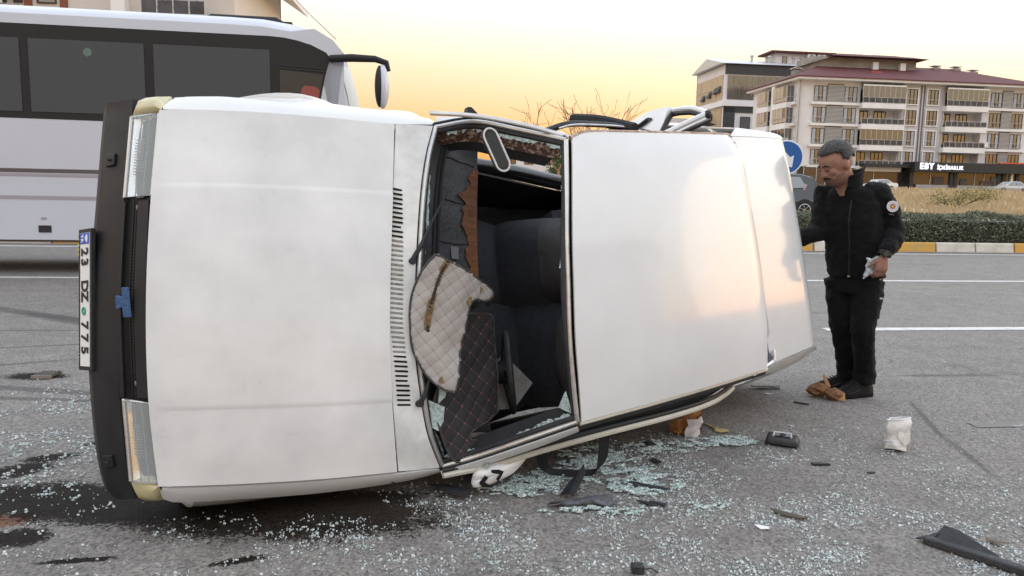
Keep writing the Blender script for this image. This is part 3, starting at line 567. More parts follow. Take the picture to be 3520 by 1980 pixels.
# ---- further houses
def house(nm, lab, o, wd, dp, h, roofh, wallm, roofm, wins, rot=AR, ov=.6, gable=False, cat='building', grp=None):
    g = empty(nm, o, rot, lab, cat, grp); b = MB(); b.box(0, wd, 0, .3, 0, h); b.box(0, wd, dp - .3, dp, 0, h); b.box(0, .3, .3, dp - .3, 0, h); b.box(wd - .3, wd, .3, dp - .3, 0, h); b.build('wall', wallm, g)
    b = MB(); e = ov; t = dp / 2 if not gable else .01
    b.add([(-e, -e, h), (wd + e, -e, h), (wd + e, dp + e, h), (-e, dp + e, h), (min(wd / 2.1, t) if not gable else -e, dp / 2, h + roofh), (wd - (min(wd / 2.1, t) if not gable else -e), dp / 2, h + roofh)], [(0, 1, 5, 4), (1, 2, 5), (2, 3, 4, 5), (3, 0, 4), (3, 2, 1, 0)]); b.build('roof', roofm, g)
    for x, z, ww, hh in wins: window(g, x, z, ww, hh, 0, 2, False, M_win, False)
    return g
house('village_house', 'small white house with red roof left of the office block', (18.5, 140, 2.9), 9, 9, 9.5, 2.5, M_wallw, M_roof, [(1, 6, 1.4, 1.6), (4, 6, 1.4, 1.6), (6.5, 6, 1.4, 1.6), (1, 2.5, 1.4, 1.6), (5, 2.5, 1.4, 1.6)])
house('village_house', 'white house with low dark roof seen under the raised door', (30, 170, 3.1), 9, 9, 13, 2.0, M_wallw, mat('roof_slate', (.07, .075, .09), .7), [(1, 9, 1.6, 1.8), (4.5, 9, 1.6, 1.8), (1, 5, 1.6, 1.8)])
house('apartment_building', 'white flats glimpsed through the broken windscreen', (-2.5, 150, 2.9), 12, 10, 10, .4, M_wallw, M_slab, [(x, z, 1.8, 1.7) for x in (1, 4.5, 8.5) for z in (1, 4.2, 7.4)])
house('apartment_building', 'pale block cut off by the right picture edge', (88, 128, 3), 18, 12, 14, .5, M_wallw, M_roof, [(x, z, 1.8, 1.8) for x in (1, 5, 9) for z in (2, 5, 8, 11)])
# ---- out of the picture on the right, mirrored in the car's roof
house('village_house', 'plain house out of the picture to the right, mirrored in the car roof', (33, -16, 0), 13, 9, 6.5, 3.0, M_wallg, M_roof, [(1.5, 1, 1.5, 1.6), (5, 1, 1.5, 1.6), (8, 1, 1.5, 1.6), (1.5, 4, 1.5, 1.6), (5, 4, 1.5, 1.6), (8, 4, 1.5, 1.6)], rot=R(80))
# ---- block behind the bus
B3 = empty('apartment_building', (-42.4, 45.0, 1.0), R(4), 'tall cream apartment block with brown stripes rising behind the bus', 'building')
M_cr = mat('render_cream', (.62, .57, .52), .85, var=.04, vscale=.3); M_brn = mat('stripe_brown', (.22, .07, .03), .7)
b = MB(); b.box(0, 25.6, 0, .4, 0, 17.0); b.box(0, .4, .4, 12, 0, 17); b.box(25.2, 25.6, .4, 12, 0, 17); b.box(0, 25.6, 11.6, 12, 0, 17); b.build('wall', M_cr, B3)
for x in (6.0, 10.9, 13.6, 15.6): rectpart('wall_stripe', M_brn, B3, x, x + .42, -.1, 0, 0, 17)
for x, wd in ((1.0, 2.2), (4.4, 1.0), (7.4, .5), (9.2, 1.5), (11.6, 1.0), (13.0, .5), (14.3, 1.1), (20.9, 2.6)):
    for k in range(5): window(B3, x, 1.4 + 3.15 * k, wd, 2.1, 0, 2 if wd > 1.4 else 1, False, M_win, curtain=wd > 2)
for k in range(5):
    rectpart('balcony_slab', M_slab, B3, 9.0, 13.0, -1.2, 0, .6 + 3.15 * k, .8 + 3.15 * k)
    for j in range(8): rectpart('balcony_screen', mat('screen_pale', (.55, .58, .52), .4), B3, 11.0 + j * .25, 11.22 + j * .25, -1.2, -1.15, .8 + 3.15 * k, 3.4 + 3.15 * k)
    railing(B3, 20.5, 24.2, .8 + 3.15 * k, -.9, .9); rectpart('balcony_slab', M_slab, B3, 20.4, 24.3, -1.0, 0, .5 + 3.15 * k, .8 + 3.15 * k)
b = MB(); b.add([(15.2, -.3, 15.5), (18.6, -.3, 13.6), (18.6, -.3, 13.1), (15.2, -.3, 15.0), (15.2, 0, 15.5), (18.6, 0, 13.6), (18.6, 0, 13.1), (15.2, 0, 15.0)], [(0, 1, 2, 3), (7, 6, 5, 4), (0, 4, 5, 1), (1, 5, 6, 2), (2, 6, 7, 3), (3, 7, 4, 0)]); b.build('stair_flashing', M_ant, B3)
rectpart('corner_post', M_slab, B3, 18.7, 19.5, -.6, 0, 0, 17)
b = MB(); b.add([(20, -1, 18.6), (27.4, -1, 13.7), (27.4, 13, 13.7), (20, 13, 18.6), (20, -1, 18.2), (27.4, -1, 13.35), (27.4, 13, 13.35), (20, 13, 18.2)], [(0, 1, 2, 3), (7, 6, 5, 4), (0, 4, 5, 1), (1, 5, 6, 2), (2, 6, 7, 3), (3, 7, 4, 0)]); b.build('sloping_roof', M_slab, B3)

# ================================================================= trees, road sign
M_bark = mat('bare_twig', (.34, .19, .12), .9); M_leafd = mat('tree_leaf', (.045, .075, .025), .7, col2=(.10, .13, .045), vscale=1.5)  # orange light on the twigs is put into their colour
def branch(b, p, d, ln, r, depth, rg, spread=.55):
    pts = [V(p)]; rad = [r]; d = V(d).normalized(); seg = 5
    for i in range(seg):
        d = (d + V((rg.gauss(0, .16), rg.gauss(0, .16), rg.gauss(.04, .10)))).normalized(); pts.append(pts[-1] + d * ln / seg); rad.append(r * (1 - .75 * (i + 1) / seg))
        if depth and i >= 1:
            for _ in range(1 if rg.random() < .75 else 2):
                nd = (d + V((rg.gauss(0, spread), rg.gauss(0, spread), rg.gauss(.1, spread)))).normalized(); branch(b, pts[-1], nd, ln * rg.uniform(.4, .7), rad[-1] * .8, depth - 1, rg, spread)
    b.tube(pts, [max(x, .011) for x in rad], 5 if depth else 4)
def bare_tree(lab, o, h, seed, n=4, lean=0):
    g = empty('bare_tree', o, label=lab, cat='tree', group='bare trees behind the car'); rg = random.Random(seed); b = MB(); b.tube([(0, 0, 0), (.05, 0, h * .25), (.0, .05, h * .45)], [.12, .09, .06], 7); b.build('trunk', M_bark, g)
    b = MB()
    for i in range(n): a = 2 * pi * i / n + rg.random(); branch(b, (0, 0, h * .42), (cos(a) * .7 + lean, sin(a) * .5, 1), h * .62, .035, 2, rg)
    b.build('crown', M_bark, g)
bare_tree('bare orange-lit tree with arching twigs, left of its pair', (2.3, 40, .95), 3.7, 4, 4, -.35); bare_tree('bare twiggy tree nearer the raised car door', (3.9, 40.5, .95), 4.0, 9, 4)
def leafy(lab, o, h, r, seed, n=2600, sz=.22):
    g = empty('leafy_tree', o, label=lab, cat='tree'); rg = random.Random(seed); b = MB(); b.tube([(0, 0, 0), (.05, 0, h * .5), (.1, 0, h * .8)], [.12, .09, .04], 7); cs = []
    for i in range(16): c = V((rg.gauss(0, r * .5), rg.gauss(0, r * .5), h * rg.uniform(.45, .98))); cs.append((c, rg.uniform(.25, .5) * r)); b.tube([(.05, 0, h * .4), c * .6 + V((0, 0, h * .2)), c], [.05, .03, .012], 5)
    b.build('trunk', M_bark, g)
    b = MB()
    def f(q): c, s = q.choice(cs); v = V((q.gauss(0, 1), q.gauss(0, 1), q.gauss(0, .8))).normalized() * s * q.random() ** .33; return c + v
    leaves(b, n, f, sz, rg); b.build('crown', M_leafd, g)
leafy('small dark green tree behind the car roof', (4.95, 39, .95), 4.0, .6, 3, 1300, .15)
leafy('green tree glimpsed through the broken windscreen', (2.6, 46, 1.1), 3.3, 1.3, 5, 2000, .2); leafy('dark green tree beside the pale block at the right edge', (83, 118, 3), 6, 3.5, 6, 1800, .6)
# ---- blue keep-right sign
M_sblue = mat('sign_blue', (.012, .10, .33), .35); M_swhite = mat('sign_white', (.72, .74, .76), .4); M_gal = mat('galvanised_post', (.42, .42, .43), .5, metal=.5)
sg = empty('road_sign', (6.27, 17.75, .2), label='round blue sign with white arrow pointing down right', cat='road sign')
MB().lathe([(.39, 0), (.395, .01), (.39, .02)], 48, (0, -.06, 2.055), 'y').build('sign_border', M_swhite, sg, smooth=True); MB().lathe([(.362, 0), (.362, .006)], 48, (0, -.048, 2.055), 'y').build('sign_disc', M_sblue, sg)
for o_ in sg.children: 
    if o_.name.startswith('sign_disc'): o_.location.y = -.016
A = lambda x, z: (x * .36, -.0725, 2.055 + z * .36)
ar = [(-.62, .30), (-.36, .60), (.16, -.02), (.36, .15), (.30, -.66), (-.46, -.56), (-.15, -.33)]
ar = [(-.70, .38), (-.42, .68), (.22, .0), (.46, .13), (.38, -.63), (-.36, -.50), (-.08, -.28)]
MB().prism([A(*p) for p in ar], (0, .003, 0)).build('arrow', M_swhite, sg)
MB().tube([(0, .02, -.2), (0, .02, 2.5)], .03, 12).build('post', M_gal, sg, smooth=True)
for z in (1.85, 2.3): MB().box(-.06, .06, -.035, .05, z, z + .03).build('clamp', M_gal, sg)
MB().lathe([(.012, 0), (.012, .004)], 10, (-.10, -.064, 2.34), 'y').build('rivet', M_swhite, sg)
# ================================================================= background cars
def road_car(lab, loc, rz, paint, prof, L_, wid, wins, lamps, group, wh=.33, wx=(.8, 3.3), cat='car', rimm=M_rim):
    g = empty('parked_car', loc, rz, lab, cat, group); n = len(prof); hw = lambda z: wid / 2 * (1 - .20 * max(0, (z - .95) / .6) ** 1.2 - .05 * max(0, (.5 - z) / .3)); b = MB(); rows = []
    P_ = [V((p[0], 0, p[1])) for p in prof]; ks = [-1, -.97, -.85, -.5, 0, .5, .85, .97, 1]
    for p in P_: rows.append([(p.x, k * hw(p.z), p.z - (.012 if abs(k) > .99 else 0)) for k in ks])
    b.grid(rows)
    for sg_ in (-1, 1):
        lo = [V((p.x, sg_ * hw(p.z), p.z - .012)) for p in P_]; bt = [V((p.x, sg_ * hw(.3), .22)) for p in P_]; mid = [V((p.x, sg_ * (hw(.6) + .015), min(p.z - .02, .62))) for p in P_]
        for i in range(n - 1):
            b.add([lo[i], lo[i + 1], mid[i + 1], mid[i]], [(0, 1, 2, 3)]); b.add([mid[i], mid[i + 1], bt[i + 1], bt[i]], [(0, 1, 2, 3)])
    b.build('body', paint, g, smooth=True, ang=35)
    for w_ in wins:
        for sg_ in (-1, 1): MB().prism([(x, sg_ * (hw(z) + .006), z) for x, z in w_], (0, sg_ * .003, 0)).build('side_window', M_win, g)
    for nm, pts, m in lamps: MB().add(pts, [tuple(range(len(pts)))]).build(nm, m, g)
    for x in wx:
        for sg_ in (-1, 1):
            MB().lathe([(wh + .05, -.005), (wh + .05, .004), (wh - .02, .006), (wh - .02, -.005)], 28, (x, sg_ * (wid / 2 + .012), wh), 'y').build('wheel_arch', M_black, g)
            q = empty('wheel', (x, sg_ * (wid / 2 - .08), wh), parent=g)
            MB().lathe([(.2, -.1), (wh - .02, -.1), (wh, -.07), (wh, .07), (wh - .02, .1), (.2, .1)], 28, (0, 0, 0), 'y').build('tyre', M_tyre, q, smooth=True); rb = MB(); rb.lathe([(.03, sg_ * .105), (.06, sg_ * .105), (.06, sg_ * .08), (.03, sg_ * .08)], 14, (0, 0, 0), 'y')
            for k in range(7): a = 2 * pi * k / 7; rb.bar((0, sg_ * .10, 0), (.20 * cos(a), sg_ * .10, .20 * sin(a)), .045, .02)
            rb.tube([(.21 * cos(2 * pi * k / 24), sg_ * .10, .21 * sin(2 * pi * k / 24)) for k in range(25)], .018, 6, cap=False); rb.build('rim', rimm, q)
    return g
M_pdark = mat('paint_dark_grey', (.035, .042, .05), .2, coat=.6); M_psil = mat('paint_silver', (.45, .46, .48), .25, metal=.4, coat=.5); M_pwh = mat('paint_white_car', (.72, .73, .74), .25, coat=.5)
M_red = mat('rear_lamp_lit', (.5, .01, .01), .3, emit=(1, .06, .05), es=.03)
hatch = [(0.0, .25), (-.02, .55), (.05, .78), (.75, .98), (.95, 1.02), (1.65, 1.50), (2.3, 1.56), (3.2, 1.54), (3.65, 1.42), (3.98, 1.02), (4.08, .78), (4.06, .45), (4.0, .28)]
zr_ = 1.44
hb = road_car('dark grey hatchback with glowing red tail lamp, cut off by the white boot', (9.95 - 4.0 * cos(AR) + .42, 26.6 - 4.0 * sin(AR), .60), AR, M_pdark, hatch, 4.08, 1.75, [[(1.15, 1.04), (1.7, 1.44), (2.25, 1.47), (2.25, 1.02)], [(2.32, 1.02), (2.32, 1.47), (3.15, 1.44), (3.35, 1.1)]],
    [('tail_lamp', [(3.72, -.885, 1.12), (4.0, -.89, 1.02), (4.09, -.80, .98), (4.12, -.80, .80), (4.0, -.90, .82), (3.85, -.895, .95)], M_red), ('tail_lamp', [(3.85, .895, .95), (4.0, .90, .82), (4.12, .80, .80), (4.09, .80, .98), (4.0, .89, 1.02)], M_red),
     ('rear_window', [(3.68, -.55, 1.40), (3.68, .55, 1.40), (3.985, .62, 1.05), (3.985, -.62, 1.05)], M_win), ('roof_spoiler', [(3.2, -.62, 1.565), (3.2, .62, 1.565), (3.75, .6, 1.47), (3.75, -.6, 1.47)], mat('spoiler_pale', (.6, .62, .66), .3)),
     ('window_sticker', [(3.05, -.80, 1.20), (3.40, -.79, 1.20), (3.30, -.815, 1.0)], mat('sticker_pink', (.62, .36, .36), .6))], 'cars on the far side of the median', .33, (.78, 3.30))
sal = [(0, .25), (-.02, .5), (.06, .72), (.95, .88), (1.15, .92), (1.75, 1.38), (2.4, 1.43), (3.0, 1.38), (3.6, 1.02), (4.25, .96), (4.35, .8), (4.33, .4), (4.28, .25)]
swin = [[(1.35, .94), (1.82, 1.32), (2.35, 1.36), (2.35, .94)], [(2.42, .94), (2.42, 1.36), (2.95, 1.32), (3.35, .98)]]
road_car('silver saloon parked outside the shops at the right edge', (57.9, 92.5, 1.75 + .75), AR + R(-4), M_psil, sal, 4.35, 1.7, swin, [('head_lamp', [(.03, -.8, .58), (.03, -.45, .58), (.06, -.45, .74), (.08, -.8, .74)], M_swhite)], 'cars parked by the shops', .30, (.8, 3.4))
road_car('white car half hidden behind the man, parked by the shops', (46.7 - 3.4, 95.2, 2.55), AR, M_pwh, sal, 4.35, 1.7, swin, [('tail_lamp', [(4.34, -.8, .6), (4.34, -.5, .6), (4.36, -.5, .8), (4.34, -.8, .8)], M_tail_b := mat('tail_dim', (.3, .02, .02), .3))], 'cars parked by the shops', .30, (.8, 3.4))
# ================================================================= bus
M_bw = mat('bus_white', (.55, .575, .645), .22, coat=.5, var=.02, vscale=.8); M_bband = mat('bus_band_black', (.028, .027, .028), .4, spec=.2); M_bglass = mat('bus_glass_tinted', (.080, .082, .086), .35, spec=.12); M_bseam = mat('bus_seam', (.10, .085, .085), .6); M_bskirt = mat('bus_stripe_mauve', (.34, .31, .34), .5)
bus = empty('bus', (-2.4, 11.84, 0), atan2(.168, .986), 'large white coach with black window band passing behind the car', 'bus')
LB, WB = 11.6, 2.5
# side outline (x,z) of the body, nose at x = 0
def busx(z):  # x of the nose at height z
    if z < 2.2: return .10 - .05 * (2.2 - z) * .3
    if z < 3.3: return .10 - .26 * (z - 2.2)
    return max(-1.6, -.186 - 1.9 * (z - 3.3) ** 1.35 * 1.6)
prof = [(-LB, .5), (-LB - .05, 1.2), (-LB, 2.4), (-LB + .15, 3.4), (-LB + .5, 3.78)] + [(-LB + 1 + (LB - 2.9) * i / 6.0, 3.86) for i in range(7)] + [(-1.4, 3.85), (-1.0, 3.80), (-.65, 3.70), (-.38, 3.55), (-.22, 3.36)]
nose = [(-.16, 3.2), (-.05, 2.8), (.03, 2.4), (.07, 2.0), (.08, 1.4), (.06, .9), (.0, .5)]
full = prof + nose; ks = [0, .004, .02, .06, .14, .3, .5, .7, .86, .94, .98, .996, 1]
def roundy(k): e = min(k, 1 - k); return -.45 * max(0, 1 - e / .14) ** 2
b = MB(); rows = []
for x, z in full:
    isn = x > -.2; top = max(0, (z - 3.4) / .45); rows.append([(x + (roundy(k) if isn else 0), k * WB, z - (.16 * max(0, 1 - min(k, 1 - k) / .1) ** 2 if (z > 3.7) else 0)) for k in ks])
b.grid(rows); 
for y in (0.0, WB):
    pts = [V((x, y, z - (.16 if z > 3.7 else 0))) for x, z in prof]; lo = [V((p.x, y, .5)) for p in pts]
    for i in range(len(pts) - 1): b.add([pts[i], pts[i + 1], lo[i + 1], lo[i]], [(0, 1, 2, 3)])
    nz = [V((x + roundy(0), y, z)) for x, z in nose]; pl_ = [pts[-1]] + nz
    b.add(pl_ + [V((pts[-1].x - .35, y, .5))], [tuple(range(len(pl_) + 1))])
b.build('body', M_bw, bus, smooth=True, ang=40)
def sidep(nm, pts, m, d=.012, th=.01, y=0.0): return MB().prism([(x, y - d, z) for x, z in pts], (0, th, 0)).build(nm, m, bus)
ztop = lambda x: 3.56 if x < -1.3 else 3.56 - .30 * ((x + 1.3) / 1.05) ** 2
bandp = [(-LB + .2, 2.28), (-.55, 2.22), (-.62, 2.4), (-.50, 3.0), (-.42, 3.28), (-.48, 3.36)] + [(x, ztop(x)) for x in (-.7, -.9, -1.1, -1.3, -2, -4, -8, -LB + .2)]
sidep('window_band', bandp, M_bband, .004, .01)
for x0, x1 in ((-4.6, -3.06), (-2.93, -1.30), (-6.3, -4.72), (-8.0, -6.42), (-9.7, -8.12)): sidep('side_window', [(x0, 2.34), (x1, 2.34), (x1, 3.36), (x0, 3.36)], M_bglass, .012, .006)
sidep('door_window', [(-1.16, 2.34), (-.62, 2.32), (-.60, 2.6), (-.54, 2.95), (-.52, 3.03), (-1.16, 3.08)], mat('bus_glass_door', (.035, .037, .038), .1), .012, .006)
for z in (3.10, 3.14): sidep('louvre_line', [(-1.16, z), (-.5, z - .03), (-.5, z - .01), (-1.16, z + .02)], M_black, .014, .004)
sidep('red_window_patch', [(-.85, 2.34), (-.62, 2.33), (-.60, 2.6), (-.58, 2.80), (-.64, 2.85), (-.80, 2.86), (-.85, 2.80)], mat('patch_red', (.28, .07, .05), .6), .0145, .002)  # flat red patch on the door glass
sidep('round_sticker', [(-3.82 + .06 * cos(2 * pi * i / 16), 3.2 + .06 * sin(2 * pi * i / 16)) for i in range(16)], mat('sticker_green', (.11, .17, .14), .6), .0145, .002)
for z0, z1, m in ((1.475, 1.53, M_bseam), (1.42, 1.462, M_bskirt), (1.09, 1.14, M_bskirt)): sidep('side_moulding', [(-LB + .1, z0), (-.35, z0), (-.35, z1), (-LB + .1, z1)], m, .006, .008)
sidep('skirt_edge', [(-LB + .1, .47), (-.4, .47), (-.4, .50), (-LB + .1, .50)], mat('bus_underside_brown', (.05, .03, .025), .8), .002, .4)
for x in (-5.6, -3.3, -1.4): sidep('locker_joint', [(x, .52), (x + .012, .52), (x + .012, 1.08), (x, 1.08)], M_bseam, .003, .004)
sidep('locker_latch', [(-4.60, .61), (-4.43, .61), (-4.43, .71), (-4.60, .71)], M_black, .012, .012); sidep('latch_badge', [(-4.56, .80), (-4.49, .80), (-4.49, .83), (-4.56, .83)], M_bskirt, .01, .008)
MB().grid([[(x, y, .47) for y in (.05, WB - .05)] for x in (-LB + .1, -.4)], .05).build('underside', M_dark, bus)
rh = MB(); rh.add([(-2.35, .30, 3.80), (-1.05, .30, 3.80), (-1.05, 1.6, 3.80), (-2.35, 1.6, 3.80), (-2.20, .38, 3.92), (-1.25, .38, 3.92), (-1.25, 1.5, 3.92), (-2.20, 1.5, 3.92)], [(4, 5, 6, 7), (0, 1, 5, 4), (1, 2, 6, 5), (2, 3, 7, 6), (3, 0, 4, 7)]); rh.build('roof_hatch', M_bband, bus, bevel=.02)
MB().box(-2.45, -1.0, .25, 1.65, 3.78, 3.83).build('roof_hatch_base', M_bband, bus)
MB().box(-6.4, -5.2, .4, 1.9, 3.80, 3.98).build('roof_unit', mat('roof_unit_dark', (.05, .04, .04), .6), bus, bevel=.05)
# windscreen (wraps the nose) and nose mask
b = MB(); rows = []
for x, z in [(-.20, 3.26)] + nose[:3]: rows.append([(x + roundy(k) + .008, k * WB, z) for k in ks[3:-3]])
b.grid(rows, .006); b.build('windscreen', mat('bus_windscreen_pale_reflection', (.5, .5, .47), .05, spec=.7, coat=.5), bus, smooth=True)  # pale glass colour carries the whitish reflection
mr = empty('wing_mirror', parent=bus)
MB().tube([(-.42, -.02, 3.27), (-.1, -.12, 3.28), (.25, -.18, 3.27), (.42, -.18, 3.22), (.45, -.18, 3.10)], [.055, .06, .05, .045, .035], 10).build('mirror_arm', M_bband, mr, smooth=True)
b = MB(); b.blob((.36, -.18, 2.87), (.10, .14, .33), 16, 12); b.build('mirror_shell', M_bw, mr, smooth=True); b = MB(); b.blob((.315, -.19, 2.87), (.075, .135, .31), 16, 12); b.build('mirror_face', M_bband, mr, smooth=True)
MB().tube([(-.35, .3, 3.62), (-.75, .3, 3.98), (-1.35, .32, 4.6)], [.012, .009, .005], 6).build('aerial', mat('aerial_grey', (.55, .53, .5), .5), bus)
for x in (-2.4, -8.6):
    for y in (.17, WB - .17):
        q = empty('wheel', (x, y, .48), parent=bus); MB().lathe([(.28, -.14), (.44, -.14), (.48, -.1), (.48, .1), (.44, .14), (.28, .14)], 32, (0, 0, 0), 'y').build('tyre', M_tyre, q, smooth=True); MB().lathe([(.08, -.12), (.28, -.1), (.28, .1), (.08, .12)], 24, (0, 0, 0), 'y').build('rim', M_rim, q, smooth=True)

car = empty('overturned_car', label='white saloon car lying on its left side with a smashed windscreen', cat='car')
CS, CW, CU, CO = V((.80889378, .58769573, .01745241)), V((-.11597263, .13038191, .98465776)), V((.57640368, -.79850754, .17362173)), V((-1.86, 3.22, .73))
car.matrix_world = Matrix(((CS.x, CW.x, CU.x, CO.x), (CS.y, CW.y, CU.y, CO.y), (CS.z, CW.z, CU.z, CO.z), (0, 0, 0, 1)))
def carw(s, w_, u): return CO + CS * s + CW * w_ + CU * u
def off(pl, ds=0, dw=0, du=0): return [(p[0] + ds, p[1] + dw, p[2] + du) for p in pl]
def strip(name, a, b, m, n=24, k=2, th=.006, bulge=0.0, parent=car):
    A = crom(a, n); B = crom(b, n); rows = []
    for j in range(k + 1):
        t = j / k; rows.append([p.lerp(q, t) + V((0, 0, bulge * 4 * t * (1 - t))) for p, q in zip(A, B)])
    return MB().grid(rows, th).build(name, m, parent, smooth=True)
def ptube(name, pl, r, m, n=40, seg=8, parent=car, flat=1.0, up=(0, 0, 1)):
    return MB().tube(crom(pl, n), r, seg, flat=flat, up=up).build(name, m, parent, smooth=True)

# --- bonnet with two pressed creases
def hood_crown(u, v):
    e = lambda x: max(0, min(1, x)); sm = lambda x: x * x * (3 - 2 * x)
    ridge = sm(e((v - .205) / .012)) * sm(e((.80 - v) / .012)) * sm(e(u / .10))
    return (0, 0, .010 * 4 * v * (1 - v) * (.3 + u) * .6 + .0034 * ridge + .004 * sin(pi * u) - .012 * (1 - e(u / .035)) ** 2)
MB().grid(coons(HOOD_T, HOOD_B, HOOD_F, HOOD_R, 30, 240, hood_crown), .012).build('bonnet', M_hood, car, smooth=True, ang=60)
# --- scuttle panel with the row of air slots
cow_t = [(1.146, .689, .872), (1.24, .69, .885), (1.318, .686, .897)]
cow_b = [(1.004, -.757, .872), (1.10, -.765, .885), (1.19, -.770, .897)]
cowl = coons(cow_t, cow_b, off(HOOD_R, .008, 0, -.002), off(WS_B, -.014, 0, -.004), 14, 60)
MB().grid(cowl, .01).build('scuttle_panel', M_cowl, car, smooth=True)
M_slot = mat('slot_black', (.006, .006, .006), .9); M_slotl = mat('slot_pale_inlay', (.30, .29, .27), .7, col2=(.12, .08, .06), vscale=60, lo=.5, hi=.7)  # pale inlay paints the lit white metal seen through the middle slots
va = crom([(1.074, .414, .921), (1.018, -.04, .936), (1.006, -.173, .936), (1.003, -.481, .918)], 46)
vb = crom([(1.120, .402, .929), (1.064, -.05, .944), (1.052, -.187, .945), (1.057, -.489, .926)], 46)
slots = {}
def on_cowl(p):
    q = min((c for r in cowl for c in r), key=lambda c: (c.x - p.x) ** 2 + (c.y - p.y) ** 2); return V((p.x, p.y, q.z + .0115))
for i in range(46):
    a = on_cowl(va[i].lerp(vb[i], .10)); b = on_cowl(va[i].lerp(vb[i], .96)); t = (vb[min(i + 1, 45)] - vb[max(i - 1, 0)]).normalized() * .0042
    d = (b - a); c = (a + b) / 2; me = slots.get(0)
    sm = MB(); nrm = V((-.12, 0, 1)).normalized() * .003
    for q0, mm in ((0, 0), (1, 1)):
        k = 1.0 - .25 * q0; poly = []
        for sg, cc in ((1, b), (-1, a)):
            for j in range(5):
                an = -pi / 2 + pi * j / 4; poly.append(cc + (d.normalized() * cos(an) * .0042 * sg * k + t * sin(an) * sg * k) + nrm * q0 * .34)
        sm.mi = mm
        if q0 == 0 or 11 <= i <= 34: sm.prism([p - nrm * .6 for p in poly], nrm)
    sm.build('air_slot', [M_slot, M_slotl], car)
# --- wings: narrow visible crowns and the sides
RIGHT = FEND_T[:6] + [(1.62, .735, .86), (2.2, .735, .88), (2.7, .755, .89)] + QT_T
LEFT = FEND_B + [(1.7, -.815, .88), (2.4, -.79, .89), (3.0, -.745, .88)] + QT_B
gapT = off(HOOD_T, 0, .007, -.006) + [(1.24, .697, .882), (1.325, .697, .892)]
gapB = off(HOOD_B, 0, -.007, -.006) + [(1.10, -.772, .882), (1.2, -.782, .892)]
strip('wing_crown', [(.262, .744, .712)] + gapT[1:], [(.262, .760, .690), (.32, .803, .665)] + FEND_T[1:6] + [(1.352, .715, .862)], M_white, 30, 5, .01, .006)
strip('wing_crown', [(.138, -.652, .712)] + gapB[1:], [(.140, -.665, .690), (.175, -.716, .662)] + FEND_B[1:], M_white, 30, 5, .01, .006)
strip('shut_line', off(HOOD_T, 0, .002, -.014) + [(1.325, .692, .886)], off(HOOD_T, 0, .012, -.016) + [(1.325, .702, .884)], M_black, 24, 1, .004)
strip('shut_line', off(HOOD_B, 0, -.002, -.014) + [(1.2, -.777, .886)], off(HOOD_B, 0, -.012, -.016) + [(1.2, -.787, .884)], M_black, 24, 1, .004)
strip('shut_line', off(HOOD_R, .001, 0, -.012), off(HOOD_R, .010, 0, -.012), M_black, 24, 1, .004)
WHEELS = [(.80, .28), (3.20, .28)]
def side_rows(sg, s0, s1, n=26):
    line = crom(RIGHT if sg > 0 else LEFT, 200)
    st = [min(line, key=lambda p: abs(p.x - lerp(s0, s1, i / (n - 1)))) for i in range(n)]
    base = .828 if sg > 0 else .806; rows = []
    for k in range(15):
        t = k / 14.0; r = []
        for i, p in enumerate(st):
            s = lerp(s0, s1, i / (n - 1)); endk = 1 - .10 * max(0, (s - 3.0) / 1.1) ** 2 - .07 * max(0, (.5 - s) / .4) ** 2
            u = lerp(p.z - .012, .22, t); full = base * endk
            bul = sum(exp(-((s - a) / .24) ** 2) for a, _ in WHEELS) * exp(-((u - .56) / .18) ** 2)
            wv = lerp(abs(p.y) + .002, full + (.045 if sg > 0 else .016) * bul, 1 - (1 - min(1, t * 2.2)) ** 2) - .05 * max(0, t - .55) ** 1.5
            for a, b in WHEELS:
                dx, dz = s - a, u - b; d = sqrt(dx * dx + dz * dz)
                if d < .34: 
                    k2 = .34 / max(d, .02); s, u = a + dx * k2, max(.2, b + dz * k2)
            r.append((s, sg * wv, u))
        rows.append(r)
    return rows
for sg in (1, -1):
    MB().grid(side_rows(sg, .32 if sg > 0 else .26, 1.30 if sg > 0 else 1.22), .008).build('front_wing', M_white, car, smooth=True, ang=50)
    if sg < 0:
        MB().grid(side_rows(sg, 1.228, 2.12), .008).build('front_door', M_white, car, smooth=True, ang=50)
        MB().grid(side_rows(sg, 2.128, 2.9), .008).build('rear_door', M_white, car, smooth=True, ang=50)
    MB().grid(side_rows(sg, 2.98 if sg > 0 else 2.91, 3.94 if sg > 0 else 4.06), .008).build('rear_quarter_panel', M_white, car, smooth=True, ang=50)
# --- roof, headliner, boot
rf_f = [(1.753, .559, 1.298)] + off(WS_T, .021, 0, .003)[1:-1] + [(1.653, -.633, 1.296)]
def roof_crown(u, v):
    x = 2 * v - 1; return (0, 0, .022 * (1 - x ** 4) * (.35 + .65 * sin(pi * min(1, u * .95 + .05))) - .016 * max(0, (u - .93) / .07) ** 2)
roof = coons(ROOF_T, ROOF_B, rf_f, ROOF_R, 36, 40, roof_crown)
MB().grid(roof, .008).build('roof_panel', M_white, car, smooth=True, ang=60)
MB().grid([[p + V((0, 0, -.035)) for p in r] for r in roof], .004).build('headliner', M_dark, car, smooth=True)
MB().grid([[r[-1] for r in roof], [r[-1] + V((.012, 0, -.02)) for r in roof], [r[-1] + V((.02, 0, -.05)) for r in roof]], .004).build('rear_window_surround', M_black, car, smooth=True)
tr_f = crom([TR_T[0], (3.30, .35, .965), (3.31, 0, .97), (3.38, -.35, .96), TR_B[0]], 20)
def boot_crown(u, v): return (0, 0, .010 * 4 * v * (1 - v) - .018 * max(0, (u - .88) / .12) ** 2)
MB().grid(coons(TR_T, TR_B, tr_f, TR_R, 26, 40, boot_crown), .01).build('boot_lid', M_white, car, smooth=True, ang=60)
